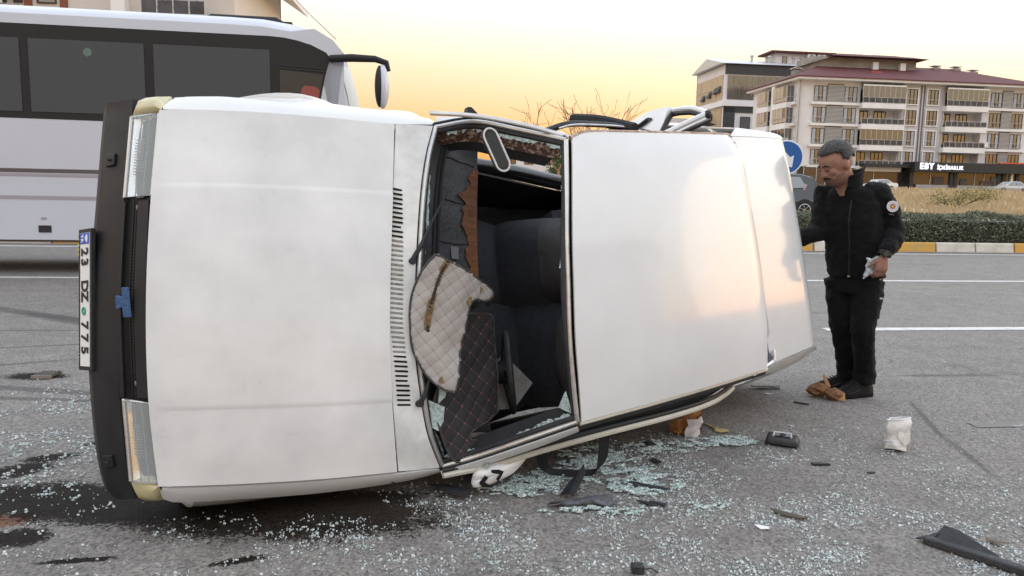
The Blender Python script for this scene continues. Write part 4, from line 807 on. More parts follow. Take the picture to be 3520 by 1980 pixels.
strip('boot_side_strip', off(TR_T, 0, .008, -.006), off(QT_T[1:], 0, 0, 0), M_white, 20, 4, .008, .004)
strip('boot_side_strip', off(TR_B, 0, -.008, -.006), [(3.44, -.705, .862)] + QT_B[1:], M_white, 20, 4, .008, .004)
strip('shut_line', off(TR_T, 0, .001, -.012), off(TR_T, 0, .012, -.014), M_black, 16, 1, .004)
strip('shut_line', off(TR_B, 0, -.001, -.012), off(TR_B, 0, -.012, -.014), M_black, 16, 1, .004)
tre = crom(TR_R, 30)
MB().grid([[p + V((0, 0, -.012)) for p in tre], [p + V((.02, 0, -.05)) for p in tre], [p + V((.015, 0, -.3)) for p in tre], [p + V((-.03, 0, -.6)) for p in tre]], .008).build('tail_panel', M_white, car, smooth=True)
MB().grid([[p + V((x, 0, z - .30)) for p in tre] for x, z in ((.03, -.1), (.11, -.11), (.12, -.2), (.03, -.22))], .01).build('rear_bumper', M_plast, car, smooth=True)
M_tail = mat('tail_lamp_red', (.35, .012, .012), .2, coat=.5)
for w0, w1 in ((.40, .64), (-.52, -.28)): MB().box(3.93 if w0 > 0 else 3.98, 3.95 if w0 > 0 else 4.01, w0, w1, .60, .76).build('tail_lamp', M_tail, car, bevel=.01)
# rear window glass and rear pillars
rr = crom(ROOF_R, 20); rw = crom([(3.30, .60, .95), (3.31, 0, .965), (3.40, -.52, .95)], 20)
MB().grid([[p + V((.03, 0, -.03)) for p in rr[2:-2]], [p.lerp(q, .5) + V((.02, 0, .02)) for p, q in zip(rr[2:-2], rw[2:-2])], rw[2:-2]], .004).build('rear_window', M_glassd, car, smooth=True)
for k, q in ((0, (3.30, .735, .90)), (-1, (3.46, -.67, .90))):
    p = rr[k]; sg = 1 if k == 0 else -1
    MB().grid([[p + V((-.12, sg * .02, -.01)), p + V((.05, -sg * .03, -.01))], [p.lerp(V(q), .5) + V((-.14, sg * .03, 0)), p.lerp(V(q), .5) + V((.06, -sg * .05, .01))], [V(q) + V((-.16, sg * .03, 0)), V(q) + V((.05, -sg * .12, .03))]], .012).build('rear_pillar', M_white, car, smooth=True)
# --- screen surround: bright strip, black seal, dark joint
def inset(pl, c, d, du=0): 
    out = []
    for p in pl:
        v = V((c[0] - p[0], c[1] - p[1], 0)); v.normalize(); out.append((p[0] + v.x * d, p[1] + v.y * d, p[2] + du))
    return out
wsc = (1.45, -.05)
loops = [('b', WS_B), ('r', WS_R), ('t', WS_T), ('l', WS_L)]
for k, pl in loops:
    ptube('windscreen_bright_strip', off(pl, 0, 0, .004), .0105, M_chrome, 40)
    ptube('windscreen_seal', inset(pl, wsc, .019, -.004), .0115, M_black, 40)
    ptube('windscreen_joint', inset(pl, wsc, -.016, -.004), .0065, M_black if k != 't' else mat('brown_sealant', (.09, .055, .04), .7), 40)
# pillars beside the screen
strip('screen_pillar', inset(WS_L, wsc, -.02, -.006), [(1.20, -.822, .885), (1.345, -.785, .985), (1.50, -.735, 1.125), (1.66, -.672, 1.265)], M_white, 24, 3, .01, .004)
strip('screen_pillar', inset(WS_R, wsc, -.012, -.006), [(1.345, .735, .885), (1.48, .715, .975), (1.61, .66, 1.11), (1.75, .60, 1.255)], M_white, 24, 3, .01, .004)
strip('inner_pillar_trim', inset(WS_R, wsc, .026, -.012), inset(WS_R, wsc, .075, -.05), mat('rusty_inner_pillar', (.05, .018, .012), .8, col2=(.26, .2, .16), vscale=16, lo=.5, hi=.62, stretch=(1, 4, 4)), 24, 2, .006)
strip('inner_pillar_trim', inset(WS_R, wsc, .070, -.05), inset(WS_R, wsc, .10, -.10), M_dark, 24, 2, .006)
strip('inner_pillar_trim', inset(WS_L, wsc, .026, -.012), inset(WS_L, wsc, .06, -.08), M_dark, 24, 2, .006)
# broken glass still stuck in the seal
def shards(pl, amp, t0=0.0, t1=1.0, seed=1, n=90, gap=.15, lift=-.004):
    rg = random.Random(seed); P = crom(pl, n); out = MB(); a = int(t0 * (n - 1)); b = int(t1 * (n - 1)); h = amp * .5; on = True; pv = None
    for i in range(a, b + 1):
        h = max(.004, min(amp, h + rg.uniform(-.35, .35) * amp)); was = on
        if rg.random() < gap * .25: on = not on
        if not on and rg.random() < .3: on = True
        p = V(inset([P[i]], wsc, .026, lift)[0]); q = V(inset([P[i]], wsc, .026 + h, lift + rg.uniform(-.004, .003))[0])
        if pv and on: out.add([pv[0], pv[1], q, p, pv[0] + V((0, 0, -.006)), pv[1] + V((0, 0, -.006)), q + V((0, 0, -.006)), p + V((0, 0, -.006))], [(0, 1, 2, 3), (7, 6, 5, 4), (1, 5, 6, 2), (0, 4, 5, 1), (3, 2, 6, 7)])
        pv = (p, q)
        if (not on or i == b) and out.v:
            o = out.build('broken_glass_edge', M_crumb, car); out = MB()
            wl = o.modifiers.new('weld', 'WELD'); wl.merge_threshold = .0002
shards(WS_B, .030, .0, .50, 3); shards(WS_B, .03, .86, 1, 4, gap=.05); shards(WS_R, .022, .08, .98, 5); shards(WS_T, .022, .0, .26, 6, gap=.02); shards(WS_T, .02, .34, .46, 7, gap=.0); shards(WS_L, .022, .02, .25, 8); shards(WS_L, .02, .55, .98, 9, gap=.6)
def flake(pts, th=.006): 
    MB().prism(pts, (0, 0, -th)).build('broken_glass_piece', M_crumb, car)
flake([(1.625, -.60, 1.285), (1.60, -.50, 1.285), (1.575, -.565, 1.26)])
flake([(1.135, -.48, .95), (1.20, -.52, .965), (1.19, -.58, .96), (1.165, -.615, .955), (1.145, -.60, .945)])
flake([(1.19, -.37, .98), (1.215, -.42, .985), (1.20, -.475, .98), (1.17, -.50, .97)])
flake([(1.20, -.735, .915), (1.24, -.72, .92), (1.30, -.735, .95), (1.25, -.75, .935)])
# --- gutters, seals and door frames below and above the roof
ptube('roof_gutter', off(ROOF_B, 0, -.008, -.012), .012, M_cream, 30, flat=.8)
ptube('roof_seal', off(ROOF_B, .0, -.026, -.035), .016, M_black, 30)
ptube('roof_gutter', off(ROOF_T, 0, .004, -.008), .013, M_rustw, 30, flat=.8)
lr = LRAIL[:1] + [(1.40, -.80, .99), (1.585, -.765, 1.09), (1.85, -.733, 1.19), (2.30, -.724, 1.215), (2.60, -.713, 1.19), (2.92, -.70, 1.06), (3.06, -.72, .92)]
ptube('left_door_frame', lr, [.016] * 36, M_cream, 36, flat=1.3)
ptube('left_door_seal', off(lr, -.01, .022, .012), .010, M_black, 36)
ptube('left_door_frame_inner', off(lr, .01, .03, -.05), .016, M_dark, 36)
ptube('left_door_post', [(2.12, -.81, .86), (2.125, -.78, 1.0), (2.13, -.725, 1.2)], .025, M_black, 8)
ptube('right_door_post', [(2.16, .775, .86), (2.165, .72, 1.05), (2.17, .63, 1.27)], .028, M_dark, 10)
# loose bright strip sticking out past the screen pillar, little black mirror foot
ptube('loose_roof_strip', [(1.245, .716, 1.0), (1.44, .700, 1.06), (1.584, .636, 1.2), (1.74, .568, 1.296)], .010, M_chrome, 24, flat=.5)
MB().prism([(1.40, .70, 1.03), (1.452, .70, 1.045), (1.455, .715, 1.05), (1.43, .742, 1.045), (1.415, .745, 1.04)], (0, .0, -.03)).build('mirror_foot', M_black, car, bevel=.003)
# --- what shows of the right-hand doors above the roof
ptube('right_door_frame', [(1.70, .615, 1.20), (1.813, .646, 1.22), (1.978, .653, 1.22), (2.126, .651, 1.22), (2.333, .627, 1.22)], .014, M_black, 24)
ptube('right_door_bright_strip', [(1.75, .622, 1.225), (1.83, .640, 1.232), (1.98, .646, 1.234), (2.13, .645, 1.234), (2.30, .625, 1.23)], .006, M_chrome, 24)
rd = empty('rear_door', parent=car)
SK = [(2.80, .80, .47), (2.835, .828, .54), (2.874, .852, .60), (2.870, .862, .67), (2.864, .869, .74), (2.853, .863, .83), (2.838, .853, .92)]
SB = [(2.70, .55, .45), (2.70, .55, .54), (2.70, .55, .62), (2.69, .55, .70), (2.68, .55, .78), (2.68, .55, .86), (2.66, .55, .95)]
MB().grid([[V(p).lerp(V(q), k / 8.0) + V((-.010 * sin(pi * k / 8.0), 0, 0)) for p, q in zip(crom(SK, 20), crom(SB, 20))] for k in range(9)], .03).build('door_skin', M_white, rd, smooth=True)
def pillp(t, o): return V((2.785, .778, .66)).lerp(V((2.813, .833, .80)), t) + V((-.022, o * .5, -o))
pl8 = [pillp(.5 + .5 * cos(a) * (1 if abs(cos(a)) < .8 else 1), .020 * (1 if sin(a) > 0 else -1) * min(1, abs(sin(a)) * 2.2)) for a in [2 * pi * j / 22 for j in range(22)]]
MB().prism(pl8, (-.004, 0, 0)).build('door_handle_recess', mat('handle_black', (.012, .014, .02), .35), rd, smooth=True)
MB().tube([pillp(.15, .004) + V((-.006, 0, 0)), pillp(.85, .004) + V((-.008, 0, 0))], .007, 8).build('door_handle', M_black, rd, smooth=True)
AR2 = [(2.838, .845, .92), (2.798, .826, 1.02), (2.774, .800, 1.12), (2.727, .745, 1.24)]; BAR = [(2.732, .742, 1.24), (2.629, .700, 1.18), (2.521, .652, 1.12), (2.44, .617, 1.075)]; SEAL = [(2.835, .836, .925), (2.765, .775, .935), (2.70, .70, .945), (2.66, .62, .95)]
MB().tube(crom(AR2, 20), .016, 8).build('window_frame', M_white, rd, smooth=True); MB().tube([p + V((-.008, -.022, 0)) for p in crom(AR2, 20)], .013, 8).build('window_seal', M_black, rd, smooth=True)
MB().tube(crom(BAR, 16), .016, 8).build('window_frame', M_white, rd, smooth=True); MB().tube([p + V((.004, -.020, .004)) for p in crom(BAR, 16)], .012, 8).build('window_bright_strip', M_chrome, rd, smooth=True); MB().tube([p + V((.008, -.036, .0)) for p in crom(BAR, 16)], .010, 8).build('window_seal', M_black, rd, smooth=True)
MB().tube(crom(SEAL, 16), .015, 8).build('window_seal', M_black, rd, smooth=True)
MB().blob((2.727, .735, 1.245), (.02, .025, .02), 8, 6).build('corner_cap', M_black, rd)
MB().prism([(2.996, .780, .925), (3.05, .786, .93), (3.12, .788, .928), (3.19, .784, .922), (3.14, .776, .915), (3.05, .774, .918)], (0, .004, .002)).build('quarter_vent', M_black, car)
# --- front: bumper, grille, lamps, plate
n = 60; F_ = crom(BUMP_F, n); R_ = crom(BUMP_R, n)
rows = []
for du, k, ds in ((-.10, 0, .03), (-.075, 0, .004), (0, 0, 0), (.012, .06, .0), (.0, .35, 0), (0, .75, 0), (0, 1, 0), (-.01, 1, .03)):
    rows.append([F_[i].lerp(R_[i], k) + V((ds, 0, du if k < .05 else (.012 * sin(pi * k)))) for i in range(n)])
b = MB(); b.mi = 1; b.grid(rows[:4]); b.mi = 0; b.grid(rows[3:]); b.build('bumper', [M_plast, M_plast2], car, smooth=True, ang=25)
MB().grid([[p + V((0, 0, -.10)) + V((.03, 0, 0)) for p in F_], [p + V((.12, 0, -.13)) for p in F_]], .004).build('bumper_underside', M_plast, car, smooth=True)
for w0 in (.60, -.575):
    i = min(range(n), key=lambda q: abs(F_[q].y - w0)); p = F_[i].lerp(R_[i], .30); q = F_[i].lerp(R_[i], .62); t = (F_[i + 1] - F_[i - 1]).normalized() * .026
    nn = V((-.8, 0, .6)) * .014; poly = [p - t, p + t, q + t * .9, q - t * .9]
    MB().prism([a - nn * .3 for a in poly], nn * 1.3).build('bumper_block', M_plast, car, bevel=.004)
    MB().tube([(p + q) / 2 + nn * 1.1 - t * .1, (p + q) / 2 + nn * 1.16 + t * .1], .010, 10).build('bumper_block_bolt', M_black, car)
# nose panel behind lamps and grille
NF = crom(off(HOOD_F, .006, 0, -.012), n)
MB().grid([[p + V((.02, 0, .0)) for p in R_], [p.lerp(q, .5) + V((.03, 0, 0)) for p, q in zip(R_, NF)], NF], .006).build('nose_panel', M_plast, car, smooth=True)
gtop = crom([(.178, .398, .732), (.135, .04, .742), (.113, -.322, .732)], 30); gbot = crom([(.106, .410, .604), (.060, .05, .604), (.041, -.312, .604)], 30)
gr = empty('grille', parent=car)
for k0, k1 in ((0, .16), (.62, 1.0)): MB().grid([[q.lerp(p, k0) for p, q in zip(gtop, gbot)], [q.lerp(p, k1) for p, q in zip(gtop, gbot)]], .012).build('grille_surround', M_plast, gr, smooth=True)
MB().grid([[q.lerp(p, .14) + V((.035, 0, -.01)) for p, q in zip(gtop, gbot)], [q.lerp(p, .66) + V((.035, 0, -.01)) for p, q in zip(gtop, gbot)]], .004).build('grille_backing', M_slot, gr)
for k in (.30, .40, .50, .58): MB().tube([q.lerp(p, k) + V((.018, 0, 0)) for p, q in zip(gtop, gbot)], .0035, 5).build('grille_bar', M_plast, gr)
gb = MB()
for j in range(1, 60):
    a = gbot[0].lerp(gbot[-1], j / 60.0); i = int(j / 60 * 29); p, q = gtop[i], gbot[i]; p2, q2 = gtop[min(29, i + 1)], gbot[min(29, i + 1)]; f = j / 60 * 29 - i
    P_ = p.lerp(p2, f); Q_ = q.lerp(q2, f); gb.bar(Q_.lerp(P_, .36) + V((.016, 0, 0)), Q_.lerp(P_, .62) + V((.016, 0, 0)), .003)
gb.build('grille_mesh', M_plast, gr)
for y in (.365, -.27): 
    i = min(range(30), key=lambda q: abs(gtop[q].y - y)); c = gbot[i].lerp(gtop[i], .52) + V((.005, 0, 0))
    MB().lathe([(.003, 0), (.008, 0), (.009, .004), (.004, .005)], 12, c, 'x').build('grille_screw', mat('screw_grey', (.22, .22, .22), .5), gr)
# blue badge of two stepped bars
M_blue = mat('badge_blue', (.030, .085, .20), .5, var=.3, vscale=50, bump=.3, bscale=80)
i = min(range(30), key=lambda q: abs(gtop[q].y - .02)); A = gbot[i].lerp(gtop[i], .22); B = gbot[i].lerp(gtop[i], .62); ax = (B - A); yd = V((0, 1, 0))
bd = [(0, .026), (0, -.026), (.55, -.018), (.55, -.055), (1.0, -.055), (1.0, .055), (.62, .055), (.62, .020)]
MB().prism([A + ax * a + yd * b + V((-.012, 0, 0)) for a, b in bd], (-.012, 0, -.004)).build('badge', M_blue, gr, bevel=.002)
def lamp(q, nm):
    # q: low-out, high-out, high-in, low-in corners
    a, b_, c, d = [V(p) for p in q]; g = empty(nm, parent=car); rows = []; rows2 = []
    for j in range(13):
        v = j / 12.0; lo = a.lerp(d, v); hi = b_.lerp(c, v); rows.append([lo.lerp(hi, k / 8.0) + V((-.012 * sin(pi * k / 8.0) * 1.4, 0, .006 * sin(pi * k / 8.0))) for k in range(9)])
        rows2.append([lo.lerp(hi, k / 8.0) + V((.075 * (sin(pi * k / 8.0) ** .6) * (abs(sin(pi * v)) ** .5) + .008, 0, -.03 * sin(pi * k / 8.0))) for k in range(9)])
    MB().grid(rows2, .003).build('reflector', M_refl, g, smooth=True)
    MB().grid(rows, .004).build('lens', M_lens, g, smooth=True)
    e = [a, b_, c, d, a]; MB().tube([p + V((-.002, 0, 0)) for p in e], .006, 6).build('lamp_rim', M_chrome, g, smooth=True)
    for kk in (.34, .62): MB().tube([a.lerp(b_, kk) + V((.003, 0, 0)), d.lerp(c, kk) + V((.003, 0, 0))], .0022, 5).build('lens_rib', mat('rib_shadow', (.20, .21, .21), .3), g)
    for k in range(12):
        lo = a.lerp(d, .30 + .035 * k).lerp(b_.lerp(c, .30 + .035 * k), .2); hi = a.lerp(d, .30 + .035 * k).lerp(b_.lerp(c, .30 + .035 * k), .5)
        MB().bar(lo + V((.004, 0, 0)), hi + V((.004, 0, 0)), .0028).build('lens_rib', mat('rib_shadow', (.20, .21, .21), .3), g)
lamp(HL1, 'headlamp'); lamp(HL2, 'headlamp')
def signal(q, fl):
    P_ = [V(p) for p in q]; c = sum(P_, V((0, 0, 0))) / len(P_) + V((-.02, fl * .012, .004)); m = MB(); n = len(P_)
    mid = [p.lerp(c, .45) + V((-.008, fl * .006, .003)) for p in P_]; bk = [p + V((.03, -fl * .03, -.03)) for p in P_]
    vs = P_ + mid + [c] + bk; fs = [(i, (i + 1) % n, n + (i + 1) % n, n + i) for i in range(n)] + [(n + i, n + (i + 1) % n, 2 * n) for i in range(n)] + [(2 * n + 1 + i, 2 * n + 1 + (i + 1) % n, (i + 1) % n, i) for i in range(n)]
    m.add(vs, fs).build('indicator_lamp', M_amber, car, smooth=True, ang=60)
signal(TS1, 1); signal(TS2, -1)
# plate, faces forward
pa, pb, pc, pd = V((-.010, .340, .360)), V((.022, .334, .462)), V((-.022, -.212, .462)), V((-.054, -.205, .360))
pl = empty('number_plate', parent=car)
cen = (pa + pb + pc + pd) / 4; py = ((pb - pa) + (pc - pd)).normalized(); px = ((pd - pa) + (pc - pb)).normalized(); pn = px.cross(py).normalized()
if pn.x > 0: pn = -pn
Lp = (pd - pa).length; Hp = (pb - pa).length
def pq(x, y, d): return cen + px * x + py * y + pn * d
def slab(nm, x0, x1, y0, y1, d0, d1, m, bev=0): return MB().prism([pq(x0, y0, d0), pq(x1, y0, d0), pq(x1, y1, d0), pq(x0, y1, d0)], pn * (d1 - d0)).build(nm, m, pl, bevel=bev)
M_pwhite = mat('plate_white', (.78, .78, .77), .35); M_pblue = mat('plate_blue', (.02, .10, .52), .35); M_ink = mat('plate_ink', (.012, .012, .014), .5); M_yel = mat('plate_frame_yellow', (.62, .60, .08), .5); M_sil = mat('plate_frame_silver', (.6, .6, .6), .4)
slab('plate_frame', -Lp / 2, Lp / 2, -Hp / 2, Hp / 2, -.012, .006, M_black, .003)
slab('plate_blank', -Lp / 2 + .016, Lp / 2 - .016, -Hp / 2 + .022, Hp / 2 - .010, .006, .0085, M_pwhite)
slab('plate_band', -Lp / 2 + .017, -Lp / 2 + .060, -Hp / 2 + .023, Hp / 2 - .011, .0085, .0098, M_pblue)
lx = px; ly = py
if lx.cross(ly).dot(pn) < 0: print('plate mirrored')
def ptxt(t, x, y, size, m, sx=1.0, bold=.0012): return text_mesh(t, size, m, pl, frame4(pq(x, y, .0105), lx, ly), 'plate_character', ext=.0006, bold=bold, sx=sx)
y0 = .006
ptxt('T', -Lp / 2 + .030, -.012, .024, M_pwhite); ptxt('R', -Lp / 2 + .046, -.012, .024, M_pwhite)
sp = MB(); sp.prism([pq(-Lp / 2 + .038 + .015 * cos(a) * (1 + .3 * sin(3 * a)), .022 + .011 * sin(a), .0098) for a in [2 * pi * j / 12 for j in range(12)]], pn * .0006); sp.build('plate_worn_patch', M_pwhite, pl)
for ch, x in (('2', .090), ('3', .130), ('D', .222), ('Z', .262), ('7', .372), ('7', .420), ('5', .468)): ptxt(ch, -Lp / 2 + x * Lp / .545, y0, .078, M_ink, .82, .0022)
sl_ = MB(); sl_.tube([pq(-Lp / 2 + .318 * Lp / .545 + .0125 * cos(a), y0 - .004 + .0115 * sin(a), .0095) for a in [2 * pi * j / 16 for j in range(17)]], .0042, 6); sl_.build('plate_stamp', mat('plate_green', (.05, .30, .17), .5), pl)
for j, t in enumerate('Lider'): ptxt(t, -Lp / 2 + .022 + .019 * j, -Hp / 2 + .011, .02, M_yel, .9, .0006)
for j in range(5): ptxt('0' if j % 2 else '6', Lp / 2 - .105 + .014 * j, -Hp / 2 + .011, .014, M_sil, .8, .0)
# --- wipers
for a, b_, pv in (((1.119, .101, .952), (1.29, .36, .975), 1), ((1.091, -.488, .955), (1.160, -.345, .985), 1)):
    wp = empty('wiper', parent=car); A, B = V(a), V(b_)
    MB().tube([A + V((0, 0, -.03)), A + V((0, 0, .012))], [.016, .014], 12).build('wiper_spindle', M_black, wp, smooth=True)
    MB().tube([A, A.lerp(B, .25) + V((0, 0, .012)), A.lerp(B, .6), B], [.012, .010, .007, .004], 8).build('wiper_arm', M_black, wp, smooth=True)
# --- interior
dt = empty('dashboard', parent=car)
fedge = crom(off(WS_B, .030, 0, -.035), 30); redge = crom([(1.545, .60, .885), (1.50, .30, .885), (1.475, .0, .885), (1.46, -.35, .885), (1.47, -.70, .885)], 30)
lid = [[a.lerp(b_, k / 10.0) + V((0, 0, -.02 * sin(pi * k / 10.0))) for a, b_ in zip(fedge, redge)] for k in range(11)]
MB().grid(lid, .01).build('dash_top', M_vinyl, dt, smooth=True)
MB().grid([redge, [p + V((.015, 0, -.02)) for p in redge], [p + V((.01, 0, -.16)) for p in redge], [p + V((-.1, 0, -.36)) for p in redge]], .006).build('dash_face', M_dark, dt, smooth=True)
for k in (.22, .30): MB().tube([a.lerp(b_, k) + V((0, 0, -.010)) for a, b_ in zip(fedge, redge)], .008, 6).build('dash_groove', M_dark, dt, smooth=True)
for y in (.50, .33, .17, .03, -.12):
    i = min(range(30), key=lambda q: abs(redge[q].y - y)); MB().tube([fedge[i].lerp(redge[i], k) + V((0, rnd(-.004, .004), -.018 * sin(pi * k) + .0005)) for k in (.35, .5, .65, .8, .95)], .0022, 5).build('dash_crack', M_slot, dt)
rg = random.Random(5); fp = []; fq = []
for i in range(60):
    t = i / 59.0; k = 2.2 + t * 11.5; i0 = int(k); f = k - i0; rp = redge[i0].lerp(redge[i0 + 1], f); fpn = fedge[i0].lerp(fedge[i0 + 1], f)
    wd = max(.05, .24 * sin(pi * min(1, t * .97 + .04)) ** .5 + .16 * mnoise.noise(V((t * 5.5, 2, 7))) + .10 * mnoise.noise(V((t * 17, 5, 1)))) * (.3 if i in (0, 59) else 1); fq.append(rp + V((.004, 0, .004))); fp.append(rp.lerp(fpn, wd) + V((0, 0, .003 - .01 * wd)))
MB().grid([fp, [a.lerp(b_, .5) + V((0, 0, -.004 + rg.uniform(-.004, .004))) for a, b_ in zip(fp, fq)], fq, [p + V((.014, 0, -.02)) for p in fq]], .004).build('exposed_foam', M_foam, dt, smooth=True)
MB().prism([(1.35, .16, .888), (1.39, .155, .888), (1.385, .10, .888), (1.35, .105, .888)], (0, 0, .003)).build('dash_sticker', mat('sticker_grey', (.12, .12, .13), .6), dt)
def seat(nm, w0, w1, s0, lean, u0, u1, m1, m2, band=True):
    g = empty(nm, parent=car); rows = []
    for i in range(13):
        t = i / 12.0; u = lerp(u0, u1, t); r = []
        for j in range(17):
            x = j / 16.0; tap = 1 - .16 * t ** 2; wv = lerp(w0, w1, .5 + (x - .5) * tap)
            bul = (1 - abs(2 * x - 1) ** 4) * (1 - max(0, (t - .75) / .25) ** 3) * (1 - max(0, (.1 - t) / .1))
            r.append((s0 + lean * t - .07 * bul + .05, wv, u - .05 * abs(2 * x - 1) ** 3 * t))
        rows.append(r)
    b = MB(); b.mi = 0; b.grid(rows[:9], .05); b.mi = 1; b.grid(rows[8:], .05); b.build('backrest', [m1, m2], g, smooth=True, ang=60)
    rows = [[(s0 - .48 + .52 * i / 10.0, lerp(w0, w1, j / 12.0), u0 - .02 + .07 * (1 - abs(2 * j / 12.0 - 1) ** 4) * sin(pi * min(1, .15 + .9 * i / 10.0)) - .05 * (i / 10.0)) for j in range(13)] for i in range(11)]
    MB().grid(rows, .10).build('cushion', m1, g, smooth=True, ang=60)
    c = (w0 + w1) / 2; sx = s0 + lean * 1.05
    hr = MB(); hr.blob((sx + .03, c, u1 + .10), (.055, .13, .085), 16, 10); hr.build('headrest', m2, g, smooth=True)
    for d in (-.05, .05): MB().tube([(sx + .03, c + d, u1 - .02), (sx + .03, c + d, u1 + .08)], .006, 6).build('headrest_post', M_chrome, g)
seat('passenger_seat', -.12, .28, 1.94, .20, .36, .78, M_navy, M_seatg)
seat('driver_seat', -.66, -.17, 1.98, .20, .42, .88, M_navy, M_seatg)
seat('rear_seat', -.62, .34, 2.75, .22, .40, .84, M_navy, M_seatg)
# the driver's cushion bolster and belt buckle block facing the screen
MB().blob((2.02, -.42, .84), (.09, .24, .10), 16, 10).build('seat_bolster', M_seatg, car, smooth=True)
sw = empty('steering_wheel', parent=car); c = V((1.66, -.44, .80)); ax = V((-.75, 0, -.5)).normalized(); e1 = V((0, 1, 0)); e2 = ax.cross(e1)
MB().tube([c + (e1 * cos(a) + e2 * sin(a)) * .185 for a in [2 * pi * j / 32 for j in range(33)]], .016, 8, cap=False).build('wheel_rim', M_black, sw, smooth=True)
MB().tube([c - ax * .01, c + ax * .08], [.06, .05], 14).build('wheel_hub', M_black, sw, smooth=True)
for a in (0.3, pi - .3, -pi / 2): MB().bar(c + (e1 * cos(a) + e2 * sin(a)) * .18, c + ax * .03, .03, .012).build('wheel_spoke', M_black, sw)
MB().tube([c + ax * .05, c + ax * .35], .03, 10).build('steering_column', M_dark, sw)
MB().grid([[(1.245, y, .86), (1.25, y, .2)] for y in [-.78 + 1.5 * i / 6 for i in range(7)]], .01).build('bulkhead', M_dark, car)
MB().grid([[(s, y, .24 + .10 * exp(-(y / .13) ** 2)) for y in [-.74 + 1.24 * i / 16 for i in range(17)]] for s in (1.25, 2.0, 2.7, 3.3)], .01).build('floor_pan', M_dark, car, smooth=True)
MB().grid([[(s, y, .24) for y in (-.70, .0, .70)] for s in (.2, 1.24)], .01).build('engine_undertray', M_dark, car)
MB().grid([[(s, y, .24) for y in (-.62, .0, .66)] for s in (3.31, 3.95)], .01).build('boot_floor', M_dark, car)
MB().grid([[(s, -.755, .86), (s, -.77, .25)] for s in (1.26, 1.9, 2.6, 2.95)], .006).build('door_lining', M_dark, car)
lft = crom(LEFT, 120); MB().grid([[V((p.x, p.y + .004, p.z + .004)) for p in lft if 1.22 < p.x < 2.98], [V((p.x, p.y + .07, p.z - .015)) for p in lft if 1.22 < p.x < 2.98]], .006).build('door_top_trim', M_dark, car)
MB().grid([[(3.0, y, .92) for y in (-.62, 0, .6)], [(3.02, y, .3) for y in (-.62, 0, .6)]], .02).build('rear_bulkhead', M_dark, car)
MB().grid([[(2.98, y, .93) for y in (-.6, 0, .6)], [(3.34, y, .945) for y in (-.6, 0, .6)]], .01).build('parcel_shelf', M_dark, car)
# inner sill beam of the right door opening
ptube('door_sill_beam', [(1.36, .60, .80), (1.56, .615, .55), (1.95, .575, .52), (2.34, .515, .50), (2.7, .47, .48)], .042, mat('sill_black_gloss', (.010, .010, .011), .22, coat=.4), 20, 10)
MB().grid([[(1.36, .55, .78), (1.36, .45, .3)], [(2.34, .47, .46), (2.34, .40, .24)], [(2.95, .42, .44), (2.95, .38, .24)]], .01).build('sill_lining', M_dark, car)
MB().grid([[(1.34, .70, .86), (1.34, .60, .25)], [(1.40, .68, .84), (1.45, .60, .25)]], .01).build('footwell_side', M_dark, car)
# interior mirror with pale rim
mi = empty('interior_mirror', parent=car); mc = V((1.445, .53, 1.17)); mx = V((.045, -.145, .02)); my = V((.021, .007, .011))
ol = [mc + mx * (.62 * (1 if cos(a) > 0 else -1) + .38 * cos(a)) * .62 + my * 1.15 * sin(a) for a in [2 * pi * j / 28 for j in range(28)]]
MB().prism(ol, V((-.004, -.001, -.008))).build('mirror_shell', M_black, mi)
MB().tube([p + V((.002, 0, .004)) for p in ol + ol[:1]], .0045, 6).build('mirror_rim', mat('mirror_rim_pale', (.62, .61, .60), .4), mi, smooth=True)
MB().prism([mc + (p - mc) * .85 + V((.002, 0, .003)) for p in ol], V((.0005, 0, .001))).build('mirror_glass_dark', mat('mirror_glass_dark', (.010, .010, .011), .1), mi)  # reflection of the dark cabin is put into the glass colour
# black safety belt hanging out of the left door in a loop
def ribbon(path, wid, side, n=50, th=.003):
    P_ = crom(path, n); sd = V(side).normalized(); return [[p - sd * wid / 2 for p in P_], [p + sd * wid / 2 for p in P_]]
icar = car.matrix_world.inverted()
bp = [icar @ V(p) for p in BELT]
MB().grid([[icar @ q for q in r] for r in BELT_ROWS], .0025).build('safety_belt', mat('belt_webbing', (.014, .015, .017), .75, var=.2, vscale=40), car, smooth=True)
# rusty stains and scratches lying on the paint
def decal(nm, pts, m, lift=.004): MB().prism([V(p) + V((0, 0, lift)) for p in pts], (0, 0, .0008)).build(nm, m, car)
M_rst = mat('rust_run', (.26, .15, .07), .7, col2=(.50, .42, .30), vscale=60); M_scr = mat('scratch_brown', (.20, .10, .08), .8, col2=(.45, .40, .38), vscale=90)
decal('rust_run', [(.993, -.771, .840), (1.021, -.777, .842), (1.017, -.812, .833), (.999, -.808, .831)], M_rst, .003); decal('rust_run', [(1.186, -.786, .878), (1.206, -.790, .880), (1.200, -.806, .872)], M_rst, .003)
decal('scratch', [(.449, .776, .697), (.50, .792, .694), (.611, .801, .705), (.56, .798, .708), (.48, .788, .706)], M_scr, .006)
for x, y in ((1.79, .103), (1.76, -.517), (1.765, -.451), (2.1, .2), (2.35, -.2), (2.7, .3), (1.95, .35), (2.5, .42)):
    q = min((c for r in roof for c in r), key=lambda c: (c.x - x) ** 2 + (c.y - y) ** 2); MB().lathe([(.001, 0), (.0032, .0002), (.002, .001)], 7, (x, y, q.z + .001)).build('paint_chip', M_scr, car)
for pts in ([(2.081, .437), (2.12, .38), (2.167, .33)], [(2.405, .406), (2.415, .375), (2.425, .349)]):
    MB().tube([V((x, y, min((c for r in roof for c in r), key=lambda c: (c.x - x) ** 2 + (c.y - y) ** 2).z + .0005)) for x, y in pts], .0022, 4).build('faint_scratch', mat('scratch_faint', (.60, .54, .48), .5), car)
